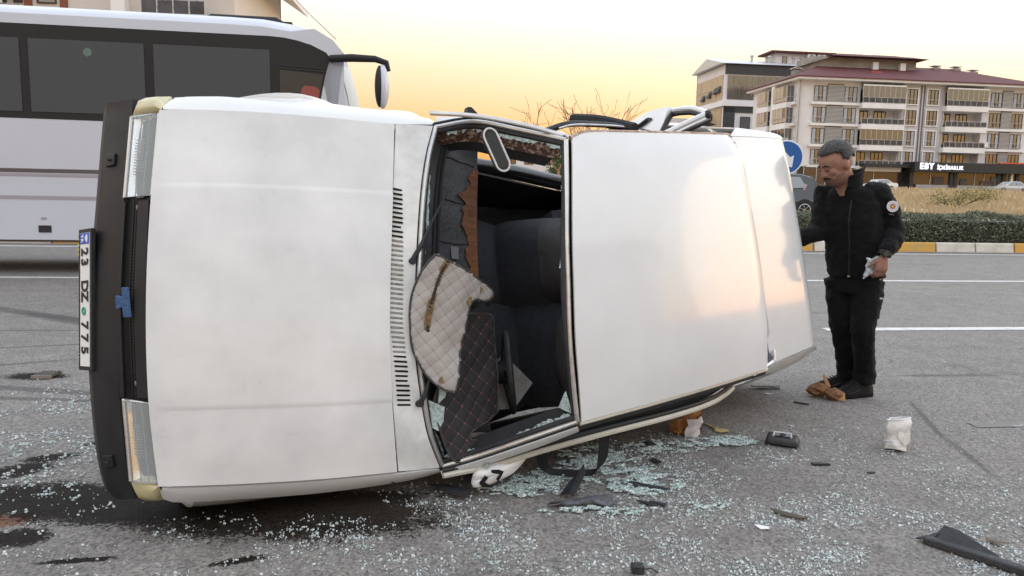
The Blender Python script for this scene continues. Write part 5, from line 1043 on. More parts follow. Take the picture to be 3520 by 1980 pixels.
ptube('loose_wire', [(.86, -.790, .806), (.95, -.800, .822), (1.0, -.812, .835), (1.005, -.832, .832), (.985, -.838, .826), (.978, -.822, .828)], .0022, M_black, 30, 5)
# --- wheels
for s, u in WHEELS:
    for sg in (1, -1):
        wv = .74 if sg > 0 else -.715; g = empty('wheel', parent=car)
        MB().lathe([(.17, -.08), (.25, -.085), (.275, -.07), (.282, -.02), (.282, .02), (.275, .07), (.25, .085), (.17, .08)], 36, (s, wv - sg * .06, u), 'y').build('tyre', M_tyre, g, smooth=True, ang=60)
        MB().lathe([(.05, sg * .05), (.12, sg * .06), (.175, sg * .07), (.178, sg * .02), (.10, 0)], 28, (s, wv - sg * .06, u), 'y').build('rim', M_rim, g, smooth=True)

# ================================================================= the man
man = empty('person', (2.30, 5.0, 0), label='man in black jacket and trousers standing beside the overturned car', cat='person')
MO = V((2.30, 5.0, 0))
def loc(p): return V(p) - MO
M_skin = mat('skin', (.27, .135, .092), .5, var=.15, vscale=18); M_jack = mat('jacket_black', (.0042, .0042, .0046), .85, var=.2, vscale=14, bump=.25, bscale=120, spec=.25, sheen=.05); M_trou = mat('trousers_black', (.0036, .0034, .0036), .85, var=.25, vscale=10, bump=.2, bscale=140, spec=.25, sheen=.04); M_hair = mat('hair_grey', (.020, .018, .018), .6, col2=(.105, .10, .10), vscale=60, lo=.4, hi=.66, stretch=(1, 1, 3), bump=.8, bscale=120); M_must = mat('moustache_dark', (.016, .013, .012), .7, bump=.5, bscale=200); M_stub = mat('stubble', (.150, .085, .065), .65, var=.25, vscale=80); M_shoe = mat('trainer_black', (.005, .005, .0055), .7, spec=.25, var=.3, vscale=20); M_sole = mat('trainer_sole', (.006, .006, .006), .8, spec=.2)
def rings(b, R_, n=20):
    """R_: (centre, axis a vector, axis b vector, exponent)"""
    rows = []
    for c, a, d, ex in R_:
        r = []
        for j in range(n):
            t = 2 * pi * j / n; cx, sx = cos(t), sin(t); r.append(V(c) + V(a) * (abs(cx) ** (2 / ex) * (1 if cx > 0 else -1)) + V(d) * (abs(sx) ** (2 / ex) * (1 if sx > 0 else -1)))
        rows.append(r)
    vs = [p for r in rows for p in r]; k = len(rows); fs = [(i * n + j, i * n + (j + 1) % n, (i + 1) * n + (j + 1) % n, (i + 1) * n + j) for i in range(k - 1) for j in range(n)]
    fs.append(tuple(range(n - 1, -1, -1))); fs.append(tuple((k - 1) * n + j for j in range(n))); b.add(vs, fs)
def remesh(o, vox, disp=0.0, size=.08, smooth=6, seedx=0):
    m = o.modifiers.new('remesh', 'REMESH'); m.mode = 'VOXEL'; m.voxel_size = vox; m.use_smooth_shade = True
    s = o.modifiers.new('smooth', 'SMOOTH'); s.factor = .5; s.iterations = smooth
    if disp:
        t = bpy.data.textures.new('folds', 'CLOUDS'); t.noise_scale = size; t.noise_depth = 2; d = o.modifiers.new('folds', 'DISPLACE'); d.texture = t; d.strength = disp; d.mid_level = .5; d.texture_coords = 'LOCAL'
FB = V((-.72, -.69, 0)).normalized(); LBd = V((-FB.y, FB.x, 0)) * 1   # facing and his left
LBd = V((.69, -.72, 0)).normalized()
# key joints in the world
J = {k: loc(v) for k, v in dict(neck=(2.165, 4.97, 1.40), Lsh=(2.33, 4.90, 1.36), Rsh=(2.085, 5.12, 1.355), Lel=(2.45, 4.86, 1.115), Lwr=(2.335, 4.75, .965), Rel=(2.035, 5.03, 1.085), Rwr=(1.80, 4.97, 1.02), Lhip=(2.345, 4.94, .80), Rhip=(2.205, 5.07, .80), Lkn=(2.30, 4.88, .455), Rkn=(2.225, 5.03, .45), Lan=(2.365, 4.95, .10), Ran=(2.315, 5.10, .10)).items()}
HC = loc((2.055, 4.90, 1.53)); fh = V((-.92, -.24, -.45)).normalized(); sh_ = fh.cross(V((0, 0, 1))).normalized(); uh = sh_.cross(fh).normalized()
H = lambda f, s, u: HC + fh * f + sh_ * s + uh * u
# --- body: one continuous skin surface
b = MB()
def eblob(b, c, rf, rs, ru, seg=18, ring=12):
    k = MB(); k.blob((0, 0, 0), 1, seg, ring); b.add([c + fh * v[0] * rf + sh_ * v[1] * rs + uh * v[2] * ru for v in k.v], k.f)
eblob(b, H(-.005, 0, .022), .112, .086, .105); eblob(b, H(.030, 0, -.050), .078, .066, .085); eblob(b, H(.058, 0, -.098), .040, .040, .030)      # skull, face, chin
eblob(b, H(.086, 0, .018), .018, .055, .014); b.tube([H(.092, 0, .012), H(.112, 0, -.020), H(.118, 0, -.036), H(.092, 0, -.044)], [.010, .014, .017, .010], 10)   # brow, nose
for s in (-1, 1): eblob(b, H(.104, s * .015, -.036), .012, .010, .010); eblob(b, H(.070, s * .046, -.026), .026, .022, .024); eblob(b, H(-.012, s * .086, -.012), .020, .010, .034)   # nostrils, cheekbones, ears
b.tube([H(.092, -.024, -.072), H(.100, 0, -.071), H(.092, .024, -.072)], .008, 8); b.tube([H(.088, -.020, -.084), H(.096, 0, -.085), H(.088, .020, -.084)], .008, 8)   # lips
b.tube([J['neck'] + V((0, 0, -.06)), J['neck'] + V((-.02, -.01, .03)), H(-.02, 0, -.05)], [.075, .062, .058], 14)
rings(b, [(J['neck'] + V((.02, .0, -.05)), LBd * .10, FB * .07, 2.2), (J['neck'] + V((.04, .0, -.2)), LBd * .17, FB * .10, 2.4), (loc((2.26, 4.99, 1.0)), LBd * .15, FB * .09, 2.2), (loc((2.28, 5.0, .80)), LBd * .15, FB * .10, 2.4)])
for S_ in 'LR':
    b.tube([J[S_ + 'sh'], J[S_ + 'el'], J[S_ + 'wr']], [.052, .042, .030], 12); b.tube([J[S_ + 'hip'], J[S_ + 'kn'], J[S_ + 'an'] + V((0, 0, -.02))], [.075, .055, .034], 12)
# hands: palm, four bent fingers, thumb from the side of the palm
def hand(w, dirn, across, curl, sz=1.0):
    d = V(dirn).normalized(); a = V(across); a = (a - d * a.dot(d)).normalized(); nrm = V(curl); nrm = (nrm - d * nrm.dot(d) - a * nrm.dot(a)).normalized(); w = V(w)
    rings(b, [(w, a * .026, nrm * .020, 2.2), (w + d * .03, a * .037, nrm * .019, 2.6), (w + d * .07, a * .044, nrm * .018, 2.8), (w + d * .095, a * .042, nrm * .014, 2.8)], 14)
    for i, ln in enumerate((.90, 1.0, .95, .78)):
        o_ = w + d * (.088 - .004 * abs(i - 1)) + a * (.033 - .0215 * i); l = .042 * ln
        p1 = o_ + (d * .9 + nrm * .45).normalized() * l; p2 = p1 + (d * .25 + nrm * 1.0).normalized() * l * .75; p3 = p2 + (d * -.45 + nrm * .85).normalized() * l * .6; b.tube([o_ - d * .02, o_, p1, p2, p3], [.0098, .0102, .0098, .009, .0078], 9)
    t0 = w + d * .03 + a * .034; t1 = t0 + (d * .75 + a * .75 + nrm * .25).normalized() * .04; t2 = t1 + (d * .95 + a * .25 + nrm * .45).normalized() * .034; b.tube([w + d * .02 + a * .015, t0, t1, t2], [.014, .014, .0115, .009], 9)
hand(J['Lwr'] + V((-.004, -.004, -.012)), (-.18, -.1, -1), (-.95, -.15, -.1), (.35, .9, -.1))
hand(J['Rwr'], (-.9, -.3, -.15), (.1, -.3, .9), (.2, .8, -.5))
bo = b.build('body', M_skin, man); remesh(bo, .0062, smooth=4)
# --- head details
hr = MB(); k = MB(); k.blob((0, 0, 0), 1, 30, 22)
vs = []
for v in k.v:
    lift = 1 + .05 * mnoise.noise(V((v[0] * 9, v[1] * 9, v[2] * 4))) + (.05 if v[2] > .3 else 0); vs.append(H(-.010, 0, .030) + fh * v[0] * .118 * lift + sh_ * v[1] * .092 * lift + uh * v[2] * .110 * lift)
keep = [f for f in k.f if all((k.v[i][2] > .34 - .75 * max(0, -k.v[i][0]) - (.42 if (abs(k.v[i][1]) > .80 and k.v[i][0] < .25 and k.v[i][0] > -.35) else 0) + .22 * max(0, k.v[i][0])) for i in f)]
hr.add(vs, keep); ho = hr.build('hair', M_hair, man, smooth=True, ang=80); sm = ho.modifiers.new('solid', 'SOLIDIFY'); sm.thickness = .008; sm.offset = 0
hs_ = MB(); rgh = random.Random(4); tops = [i for f in keep for i in f]
for _ in range(1500):
    f = rgh.choice(keep); c0 = sum((vs[i] for i in f), V((0, 0, 0))) / len(f) + V((rgh.gauss(0, .005), rgh.gauss(0, .005), rgh.gauss(0, .005))); nr_ = (c0 - H(-.01, 0, .02)).normalized(); dr = (-fh * .7 - uh * .35 + sh_ * rgh.uniform(-.5, .5)); dr = (dr - nr_ * dr.dot(nr_) * .8).normalized(); sd = dr.cross(nr_).normalized() * .0013; ln_ = rgh.uniform(.010, .020)
    hs_.add([c0 - sd, c0 + sd, c0 + dr * ln_ + nr_ * .006], [(0, 1, 2)])
hs_.build('hair_strands', mat('hair_strand', (.028, .026, .026), .5, col2=(.16, .155, .155), vscale=120, lo=.4, hi=.6), man, kind='stuff')
b = MB(); b.tube([H(.080, -.040, -.068), H(.098, -.022, -.060), H(.106, 0, -.056), H(.098, .022, -.060), H(.080, .040, -.068)], [.005, .010, .011, .010, .005], 8, flat=.9); b.build('moustache', M_must, man, smooth=True)
for s in (-1, 1):
    b = MB(); b.tube([H(.084, s * .052, .016), H(.102, s * .034, .026), H(.105, s * .014, .020)], [.004, .0062, .005], 8); b.build('eyebrow', M_must, man, smooth=True)
    b = MB(); eblob(b, H(.088, s * .033, -.002), .012, .013, .008, 12, 8); b.build('eye', mat('eyelid', (.22, .10, .07), .5), man, smooth=True); MB().tube([H(.099, s * .045, -.006), H(.102, s * .033, -.008), H(.100, s * .020, -.006)], .0022, 6).build('lash_line', M_must, man)
    MB().grid([[H(-.004 - .02 * t, s * .0885, -.01 + .02 * u_) for t in (0, 1)] for u_ in (0, 1)]).build('sideburn', M_hair, man)
b = MB(); k = MB(); k.blob((0, 0, 0), 1, 22, 16); b.add([H(.032, 0, -.056) + fh * v[0] * .0795 + sh_ * v[1] * .0675 + uh * v[2] * .0865 for v in k.v], [f for f in k.f if all(k.v[i][2] < -.12 + (.0 if k.v[i][0] > .5 else .3) and k.v[i][0] > -.5 for i in f)]); b.build('stubble', M_stub, man, smooth=True)
# --- jacket
b = MB()
rings(b, [(J['neck'] + V((.025, 0, -.005)), LBd * .080, FB * .075, 2.2), (J['neck'] + V((.04, 0, -.04)), LBd * .148, FB * .095, 2.4), (J['neck'] + V((.05, .01, -.12)), LBd * .182, FB * .115, 2.6), (loc((2.225, 4.98, 1.16)), LBd * .188, FB * .13, 2.6), (loc((2.255, 4.99, 1.0)), LBd * .183, FB * .135, 2.5), (loc((2.275, 5.0, .88)), LBd * .180, FB * .135, 2.5), (loc((2.285, 5.0, .80)), LBd * .178, FB * .13, 2.5)], 28)
b.tube([J['Lsh'] + V((-.05, .02, -.01)), J['Lsh'], J['Lsh'].lerp(J['Lel'], .5) + V((.02, 0, 0)), J['Lel'], J['Lel'].lerp(J['Lwr'], .55) + V((.012, -.01, 0)), J['Lwr'] + V((.004, 0, .01))], [.075, .077, .070, .066, .057, .046], 16)
b.tube([J['Rsh'] + V((.05, -.02, -.01)), J['Rsh'], J['Rsh'].lerp(J['Rel'], .5), J['Rel'], J['Rel'].lerp(J['Rwr'], .5), J['Rwr'] + V((.02, .01, 0))], [.072, .074, .068, .067, .058, .048], 16)
jo = b.build('jacket', M_jack, man); remesh(jo, .009, .026, .055, 4)
# collar standing up round the neck
n = 20; rows = []
for i, (z, k, op) in enumerate(((-.03, 1.0, 0), (.015, .98, 0), (.045, 1.02, .0), (.060, 1.08, 0))):
    rows.append([J['neck'] + V((.008, .0, .012)) + (LBd * cos(a) * .083 + FB * sin(a) * .088) * k + V((0, 0, z + .028 * (cos((a - pi / 2)) < -.1) + .02 * cos(a) * (i > 1) - .03 * max(0, sin(a)) * (i > 1))) for a in [pi / 2 + .38 + (2 * pi - .76) * j / (n - 1) for j in range(n)]])
b = MB(); b.grid(rows, .008); b.build('collar', M_jack, man, smooth=True)
MB().tube([loc((2.155, 4.865, 1.30)), loc((2.135, 4.835, 1.16)), loc((2.150, 4.832, 1.0)), loc((2.165, 4.842, .83))], .004, 5).build('jacket_zip', mat('zip_dark', (.008, .008, .008), .5), man)
MB().blob(tuple(loc((2.160, 4.835, .815))), (.010, .004, .006), 8, 6).build('zip_pull', mat('zip_pull_brass', (.30, .26, .16), .4, metal=.6), man)
# arm badge
pc = J['Lsh'].lerp(J['Lel'], .42) + V((.018, 0, 0)); pn2 = V((-.10, -1, .12)).normalized(); pu = (V((.12, 0, 1)) - pn2 * V((.12, 0, 1)).dot(pn2)).normalized(); pr_ = pu.cross(pn2)
pc = pc + pn2 * .081
bdg = empty('arm_badge', parent=man)
def disc(nm, r, d, m, n=24, ex=None, cx=0, cy=0): return MB().prism([pc + pr_ * (cx + r * (1 if not ex else ex(2 * pi * j / n)) * cos(2 * pi * j / n)) + pu * (cy + r * (1 if not ex else ex(2 * pi * j / n)) * sin(2 * pi * j / n)) + pn2 * d for j in range(n)], pn2 * .0012).build(nm, m, bdg)
disc('badge_ground', .036, 0, mat('badge_white', (.62, .62, .64), .7)); disc('badge_star', .017, .0014, mat('badge_maroon', (.22, .03, .04), .7), 16, lambda a: 1 + .25 * cos(8 * a)); disc('badge_centre', .0085, .0028, mat('badge_gold', (.60, .42, .04), .7))
for k_ in range(22):
    a = 2 * pi * k_ / 22; disc('badge_lettering', .0024, .0014, mat('badge_grey_ink', (.25, .25, .3), .7), 5, None, .0275 * cos(a), .0275 * sin(a))
MB().prism([pc + pr_ * x + pu * y - pn2 * .002 for x, y in ((-.016, -.047), (.016, -.047), (.016, -.055), (-.016, -.055))], pn2 * .002).build('badge_tab', mat('tab_grey', (.05, .05, .055), .6), bdg)
# --- trousers, shoes
b = MB()
rings(b, [(loc((2.28, 5.0, .86)), LBd * .15, FB * .11, 2.4), (loc((2.282, 5.0, .77)), LBd * .165, FB * .12, 2.5), (loc((2.28, 5.0, .70)), LBd * .158, FB * .115, 2.5)], 24)
for S_, dx in (('L', .012), ('R', -.004)):
    b.tube([J[S_ + 'hip'] + V((0, 0, -.02)), J[S_ + 'hip'].lerp(J[S_ + 'kn'], .5), J[S_ + 'kn'], J[S_ + 'kn'].lerp(J[S_ + 'an'], .5) + V((.01, 0, 0)), J[S_ + 'an'] + V((0, 0, .06)), J[S_ + 'an'] + V((0, 0, -.01))], [.097, .090, .077, .070, .069, .072], 16)
to = b.build('trousers', M_trou, man); remesh(to, .009, .024, .06, 4)
MB().prism([J['Lhip'] + V((.062, -.04, -.10)), J['Lhip'] + V((.078, .02, -.10)), J['Lhip'] + V((.068, .02, -.27)), J['Lhip'] + V((.052, -.04, -.27))], V((.012, -.006, 0))).build('leg_pocket', M_trou, man, bevel=.008)
MB().blob(tuple(J['Lhip'] + V((.035, -.105, -.125))), (.010, .003, .006), 8, 6).build('reflective_tag', mat('tag_pale', (.5, .5, .5), .3), man)
for S_, toe, an_ in (('L', V((-.88, -.30, 0)), 0), ('R', V((-.93, -.12, 0)), 0)):
    d = toe.normalized(); s_ = V((-d.y, d.x, 0)); c = J[S_ + 'an'].copy(); c.z = 0; c += d * .05; g = empty('shoe', parent=man)
    def sec(t, wd, zt, zb=.0): return [c + d * t + s_ * (wd * cos(a)) + V((0, 0, zb + max(0, sin(a)) * (zt - zb) + (0 if sin(a) >= 0 else 0))) for a in [2 * pi * j / 18 for j in range(18)]]
    rows = [sec(-.115, .012, .07, .022), sec(-.105, .034, .095, .022), sec(-.06, .045, .125, .022), sec(-.01, .047, .125, .022), sec(.04, .046, .098, .022), (sec(.09, .051, .076, .022)), sec(.14, .048, .062, .022), sec(.17, .036, .052, .022), sec(.185, .010, .04, .022)]
    b = MB(); b.grid([r + r[:1] for r in rows]); b.build('upper', M_shoe, g, smooth=True, ang=70)
    out = [c + d * t + s_ * w_ for t, w_ in ((-.12, .02), (-.10, .04), (-.04, .049), (.03, .047), (.09, .055), (.14, .051), (.175, .036), (.192, .0), (.175, -.036), (.14, -.051), (.09, -.055), (.03, -.047), (-.04, -.049), (-.10, -.04), (-.12, -.02))]
    MB().prism([p + V((0, 0, .001)) for p in out], (0, 0, .027)).build('sole', M_sole, g, bevel=.005)
    MB().tube([c + d * .02 + s_ * .047 + V((0, 0, .06)), c + d * .07 + s_ * .051 + V((0, 0, .045)), c + d * .12 + s_ * .050 + V((0, 0, .035))], .004, 5).build('shoe_stripe', mat('shoe_grey', (.025, .025, .028), .5), g)
    for t in (.035, .055, .075, .095): MB().tube([c + d * t + s_ * .025 + V((0, 0, .098 - (t - .035) * .40)), c + d * (t + .008) - s_ * .025 + V((0, 0, .098 - (t - .035) * .40))], .0035, 5).build('lace', M_black, g)
# --- watch and the crumpled packet in his hand
wc = J['Lwr'] + V((.0, -.004, .006)); wd_ = V((-.35, -.30, -.9)).normalized(); wa = empty('wrist_watch', parent=man)
e1 = wd_.cross(V((0, 1, 0))).normalized(); e2 = e1.cross(wd_).normalized()
MB().grid([[wc + wd_ * z + (e1 * cos(a) + e2 * sin(a)) * .038 for a in [2 * pi * j / 24 for j in range(25)]] for z in (-.012, .012)], .004).build('strap', M_black, wa, smooth=True)
fp_ = wc + V((-.008, -.040, .004)); MB().tube([fp_ + V((.002, .010, 0)), fp_ + V((-.001, -.004, 0))], [.026, .025], 20).build('case', mat('watch_case', (.02, .022, .02), .35), wa, smooth=True); MB().tube([fp_ + V((-.001, -.004, 0)), fp_ + V((-.0013, -.006, 0))], .017, 18).build('dial', mat('watch_dial', (.06, .07, .065), .2), wa)
rg = random.Random(8); b = MB(); hc = J['Lwr'] + V((-.05, .004, -.085)) + MO
rows = []
for i in range(9):
    rows.append([hc + V((-.045 + .105 * j / 8.0 + rg.gauss(0, .004) - .012 * i / 8, .018 + rg.gauss(0, .006), .05 - .105 * i / 8.0 - .035 * abs(j / 8.0 - .4) * (i > 5) + rg.gauss(0, .004) + .03 * j / 8.0)) for j in range(9)])
b.grid(rows, .012); b.build('plastic_packet', mat('clear_plastic', (.62, .66, .70), .2, alpha=.85, var=.15, vscale=40, bump=.6, bscale=60), smooth=True, ang=25, label='crumpled clear plastic packet held in the man\'s hand', cat='packet')

# ================================================================= floor mats pushed out through the screen
M_qbk = bpy.data.materials.new('quilted_black'); M_qbg = bpy.data.materials.new('quilted_beige')
def quilt(m, base, base2, stitch, seamc):
    m.use_nodes = True; n = m.node_tree; L = n.links; b = n.nodes['Principled BSDF']; b.inputs['Roughness'].default_value = .7
    uv = n.nodes.new('ShaderNodeUVMap'); sp = n.nodes.new('ShaderNodeSeparateXYZ'); L.new(uv.outputs[0], sp.inputs[0])
    def mth(op, a, c=None):
        x = n.nodes.new('ShaderNodeMath'); x.operation = op
        for i, v in enumerate((a, c)):
            if v is None: continue
            if isinstance(v, (int, float)): x.inputs[i].default_value = v
            else: L.new(v, x.inputs[i])
        return x.outputs[0]
    fx = mth('ABSOLUTE', mth('SUBTRACT', mth('FRACT', sp.outputs[0]), .5)); fy = mth('ABSOLUTE', mth('SUBTRACT', mth('FRACT', sp.outputs[1]), .5))
    seam = mth('MAXIMUM', mth('GREATER_THAN', fx, .47), mth('GREATER_THAN', fy, .47)); cross = mth('MULTIPLY', mth('GREATER_THAN', fx, .435), mth('GREATER_THAN', fy, .435))
    t = n.nodes.new('ShaderNodeTexNoise'); t.inputs['Scale'].default_value = 4; t.inputs['Detail'].default_value = 6; tc = n.nodes.new('ShaderNodeTexCoord'); L.new(tc.outputs['Object'], t.inputs['Vector'])
    r = n.nodes.new('ShaderNodeValToRGB'); L.new(t.outputs[0], r.inputs[0]); r.color_ramp.elements[0].position = .35; r.color_ramp.elements[1].position = .7; r.color_ramp.elements[0].color = (*base, 1); r.color_ramp.elements[1].color = (*base2, 1)
    a = n.nodes.new('ShaderNodeMix'); a.data_type = 'RGBA'; L.new(mth('MULTIPLY', seam, .8), a.inputs[0]); L.new(r.outputs[0], a.inputs[6]); a.inputs[7].default_value = (*seamc, 1)
    c = n.nodes.new('ShaderNodeMix'); c.data_type = 'RGBA'; L.new(mth('MULTIPLY', cross, .8), c.inputs[0]); L.new(a.outputs[2], c.inputs[6]); c.inputs[7].default_value = (*stitch, 1); L.new(c.outputs[2], b.inputs['Base Color'])
quilt(M_qbk, (.014, .012, .013), (.022, .019, .020), (.26, .08, .07), (.075, .045, .045)); quilt(M_qbg, (.33, .30, .275), (.43, .40, .375), (.36, .12, .10), (.24, .20, .19))
def inpoly(x, y, P_):
    c = False; j = len(P_) - 1
    for i in range(len(P_)):
        if (P_[i][1] > y) != (P_[j][1] > y) and x < (P_[j][0] - P_[i][0]) * (y - P_[i][1]) / (P_[j][1] - P_[i][1]) + P_[i][0]: c = not c
        j = i
    return c
def mat_sheet(nm, poly, hfn, m, lab, ang, cell=.042, th=.006, edge=None, parent=None):
    """quilted sheet over an outline given in the car's x,y; hfn gives its height; real puffed diamonds"""
    o = empty(nm); tag(o, lab, 'floor mat'); o.matrix_world = car.matrix_world.copy()
    st = .010; xs_ = [p[0] for p in poly]; ys_ = [p[1] for p in poly]; nx = int((max(xs_) - min(xs_)) / st) + 2; ny = int((max(ys_) - min(ys_)) / st) + 2; idx = {}; vs = []; uvs = []; fs = []
    P_ = [(p.x, p.y) for p in crom([(x, y, 0) for x, y in poly + poly[:1]], 160)]
    def vert(i, j):
        if (i, j) in idx: return idx[(i, j)]
        x = min(xs_) + i * st; y = min(ys_) + j * st
        u = (x * cos(ang) + y * sin(ang)) / cell; v = (-x * sin(ang) + y * cos(ang)) / cell; puff = .0045 * (abs(sin(pi * u)) * abs(sin(pi * v))) ** .6
        vs.append((x, y, hfn(x, y) + puff)); uvs.append((u, v)); idx[(i, j)] = len(vs) - 1; return len(vs) - 1
    for i in range(nx):
        for j in range(ny):
            if inpoly(min(xs_) + (i + .5) * st, min(ys_) + (j + .5) * st, P_): fs.append((vert(i, j), vert(i + 1, j), vert(i + 1, j + 1), vert(i, j + 1)))
    bm = MB(); bm.add(vs, fs); me = bm.mesh(nm, m, True, 70); ul = me.uv_layers.new(name='UVMap')
    for lp in me.loops: ul.data[lp.index].uv = uvs[lp.vertex_index]
    s = bpy.data.objects.new('quilted_sheet', me); COL.objects.link(s); s.parent = o; so_ = s.modifiers.new('solid', 'SOLIDIFY'); so_.thickness = th; so_.offset = -1
    MB().tube([(x, y, hfn(x, y) - .001) for x, y in P_ + P_[:1]], .0055, 6, cap=False).build('bound_edge', edge, o, smooth=True)
    return o
M_bind = mat('mat_binding', (.05, .047, .047), .7)
pA = [(1.185, .118), (1.245, .085), (1.36, .02), (1.455, -.03), (1.50, -.065), (1.44, -.095), (1.36, -.085), (1.325, -.14), (1.285, -.25), (1.255, -.36), (1.225, -.45), (1.20, -.452), (1.13, -.395), (1.085, -.30), (1.068, -.18), (1.085, -.04), (1.13, .06)]
pA = [(x - .02 * 0, y) for x, y in pA]
hA = lambda x, y: .985 + .055 * sin(pi * min(1, max(0, (x - 1.06) / .45))) + .02 * sin(6 * y) - .16 * max(0, x - 1.40) + .014 * mnoise.noise(V((x * 14, y * 9, 3))) + .03 * max(0, 1.10 - x)
mA = mat_sheet('floor_mat', pA, hA, M_qbg, 'beige quilted back of a floor mat curled over the scuttle', .55, .044, .006, M_bind)
# dark fold at the end of the curl
MB().grid([[(1.44 - .01 * k, -.098 - .012 * k, hA(1.44, -.1) - .005 - .02 * k), (1.50 - .004 * k, -.068 - .012 * k, hA(1.5, -.07) - .003 - .02 * k), (1.515, -.085 - .012 * k, hA(1.5, -.07) - .02 - .02 * k)] for k in range(4)], .004).build('folded_end', M_bind, mA, smooth=True)
b = MB(); ln = crom([(1.215, .105, 0), (1.165, .03, 0), (1.13, -.08, 0), (1.12, -.17, 0)], 22)
for i, p in enumerate(ln): b.lathe([(.0075, 0), (.008, .002), (.004, .003)], 10, (p.x + .02, p.y - .02, hA(p.x + .02, p.y - .02) + .004))
b.build('eyelet_row', mat('eyelet_dark', (.02, .015, .012), .6), mA)
MB().grid([[(p.x + .02 - .014, p.y - .016, hA(p.x, p.y) + .0035) for p in ln], [(p.x + .02 + .012, p.y - .026, hA(p.x + .02, p.y) + .0035) for p in ln]], .002).build('mud_stain', mat('mud_brown', (.20, .13, .06), .9, var=.3, vscale=60), mA)
for x, y, r in ((1.33, -.085, .016), (1.40, -.045, .010), (1.17, -.40, .011)): MB().prism([(x + r * (1 + .3 * sin(3 * a + x * 9)) * cos(a), y + r * 1.3 * sin(a), hA(x, y) + .004) for a in [2 * pi * j / 14 for j in range(14)]], (0, 0, .0015)).build('mud_spot', mat('mud_brown', (.2, .13, .06)), mA)
pB = [(1.31, -.15), (1.42, -.145), (1.49, -.155), (1.51, -.19), (1.505, -.40), (1.495, -.575), (1.465, -.60), (1.38, -.63), (1.315, -.655), (1.318, -.682), (1.40, -.688), (1.43, -.70), (1.435, -.745), (1.33, -.758), (1.225, -.75), (1.17, -.60), (1.16, -.50), (1.20, -.40), (1.26, -.25)]
hB = lambda x, y: .955 - .10 * max(0, x - 1.30) + .012 * sin(5 * y) + .012 * mnoise.noise(V((x * 11, y * 8, 1)))
mB_ = mat_sheet('floor_mat', pB, hB, M_qbk, 'black quilted floor mat with red stitching in the windscreen opening', .80, .052, .006, M_bind)
MB().grid([[(1.33 + .20 * i / 8.0, -.655 - .03 * k - .06 * (i / 8.0) ** 1.5 + .02 * k * sin(3 * i / 8.0), .938 - .02 * (i / 8.0) + .015 * sin(pi * i / 8.0) - .012 * k) for i in range(9)] for k in range(4)], .004).build('turned_corner', mat('mat_back_grey', (.17, .15, .135), .85, var=.15, vscale=30), mB_, smooth=True)
# pale card lying in the footwell behind the steering wheel
o = empty('card_sheet'); tag(o, 'pale grey card wedged behind the steering wheel', 'card'); o.matrix_world = car.matrix_world.copy()
MB().prism([(1.70, -.36, .70), (1.83, -.52, .74), (1.72, -.63, .72), (1.60, -.62, .68), (1.60, -.45, .68)], (.002, 0, .004)).build('sheet', mat('card_grey', (.36, .34, .32), .8, var=.2, vscale=12), o)
# ================================================================= glass on the road
M_gl = mat('glass_crumb', (.26, .31, .31), .15, col2=(.80, .85, .84), vscale=60, spec=.7); M_gls = mat('glass_sheet_crumbled', (.24, .36, .34), .15, col2=(.90, .95, .94), vscale=110, lo=.42, hi=.60, spec=.7, bump=.7, bscale=120)  # sparkle of the broken glass is put into the pale colours
rg = random.Random(77)
def crumb(b, x, y, s):
    a = rg.uniform(0, 6.28); h = s * rg.uniform(.3, .6); n = rg.choice((4, 5)); k = rg.uniform(.6, 1.5); pts = []
    for j in range(n): t = a + 2 * pi * j / n + rg.uniform(-.3, .3); pts.append((x + s * .55 * cos(t) * k, y + s * .55 * sin(t) / k))
    tz = [rg.uniform(-.3, .3) * s + .002 for _ in range(n)]; vs = [(px_, py_, .0012) for px_, py_ in pts] + [(x + (px_ - x) * .85, y + (py_ - y) * .85, .0012 + h + max(-.2 * h, tz[i] * .5)) for i, (px_, py_) in enumerate(pts)]
    b.add(vs, [tuple(range(n, 2 * n))] + [(i, (i + 1) % n, n + (i + 1) % n, n + i) for i in range(n)])
clus = [(.3, 2.72, .75, .22, 3600, .0092), (1.35, 2.85, .55, .28, 2300, .0092), (-.2, 2.62, .4, .2, 500, .008), (1.9, 3.1, .40, .35, 1500, .009), (1.7, 3.7, .5, .3, 450, .009), (-2.2, 3.75, .42, .55, 2400, .0145), (-2.6, 4.4, .4, .35, 450, .015), (-1.2, 2.55, .6, .18, 260, .008), (.5, 3.5, .50, .30, 3400, .0085), (1.15, 3.85, .3, .15, 500, .008), (2.3, 4.6, .8, .5, 160, .011), (.9, 2.6, .7, .16, 1500, .009), (2.9, 5.6, 1.0, .8, 70, .014)]
b = MB()
for cx, cy, sx, sy, n, s in clus:
    i = 0
    while i < n:
        x = rg.gauss(cx, sx); y = rg.gauss(cy, sy); i += 1
        if mnoise.noise(V((x * 3.1, y * 3.1, 1))) * 1.3 + .45 * mnoise.noise(V((x * 9, y * 9, 4))) < rg.uniform(-.35, .32): continue
        if y < 1.6: continue
        crumb(b, x, y, s * .78 * (.36 + 1.1 * rg.random() ** 2.6))
        if rg.random() < .18:
            for _ in range(3): crumb(b, x + rg.gauss(0, .012), y + rg.gauss(0, .012), s * rg.uniform(.4, .9))
b.build('glass_crumbs', M_gl, kind='stuff', label='white crumbs of shattered safety glass scattered over the asphalt', cat='broken glass')
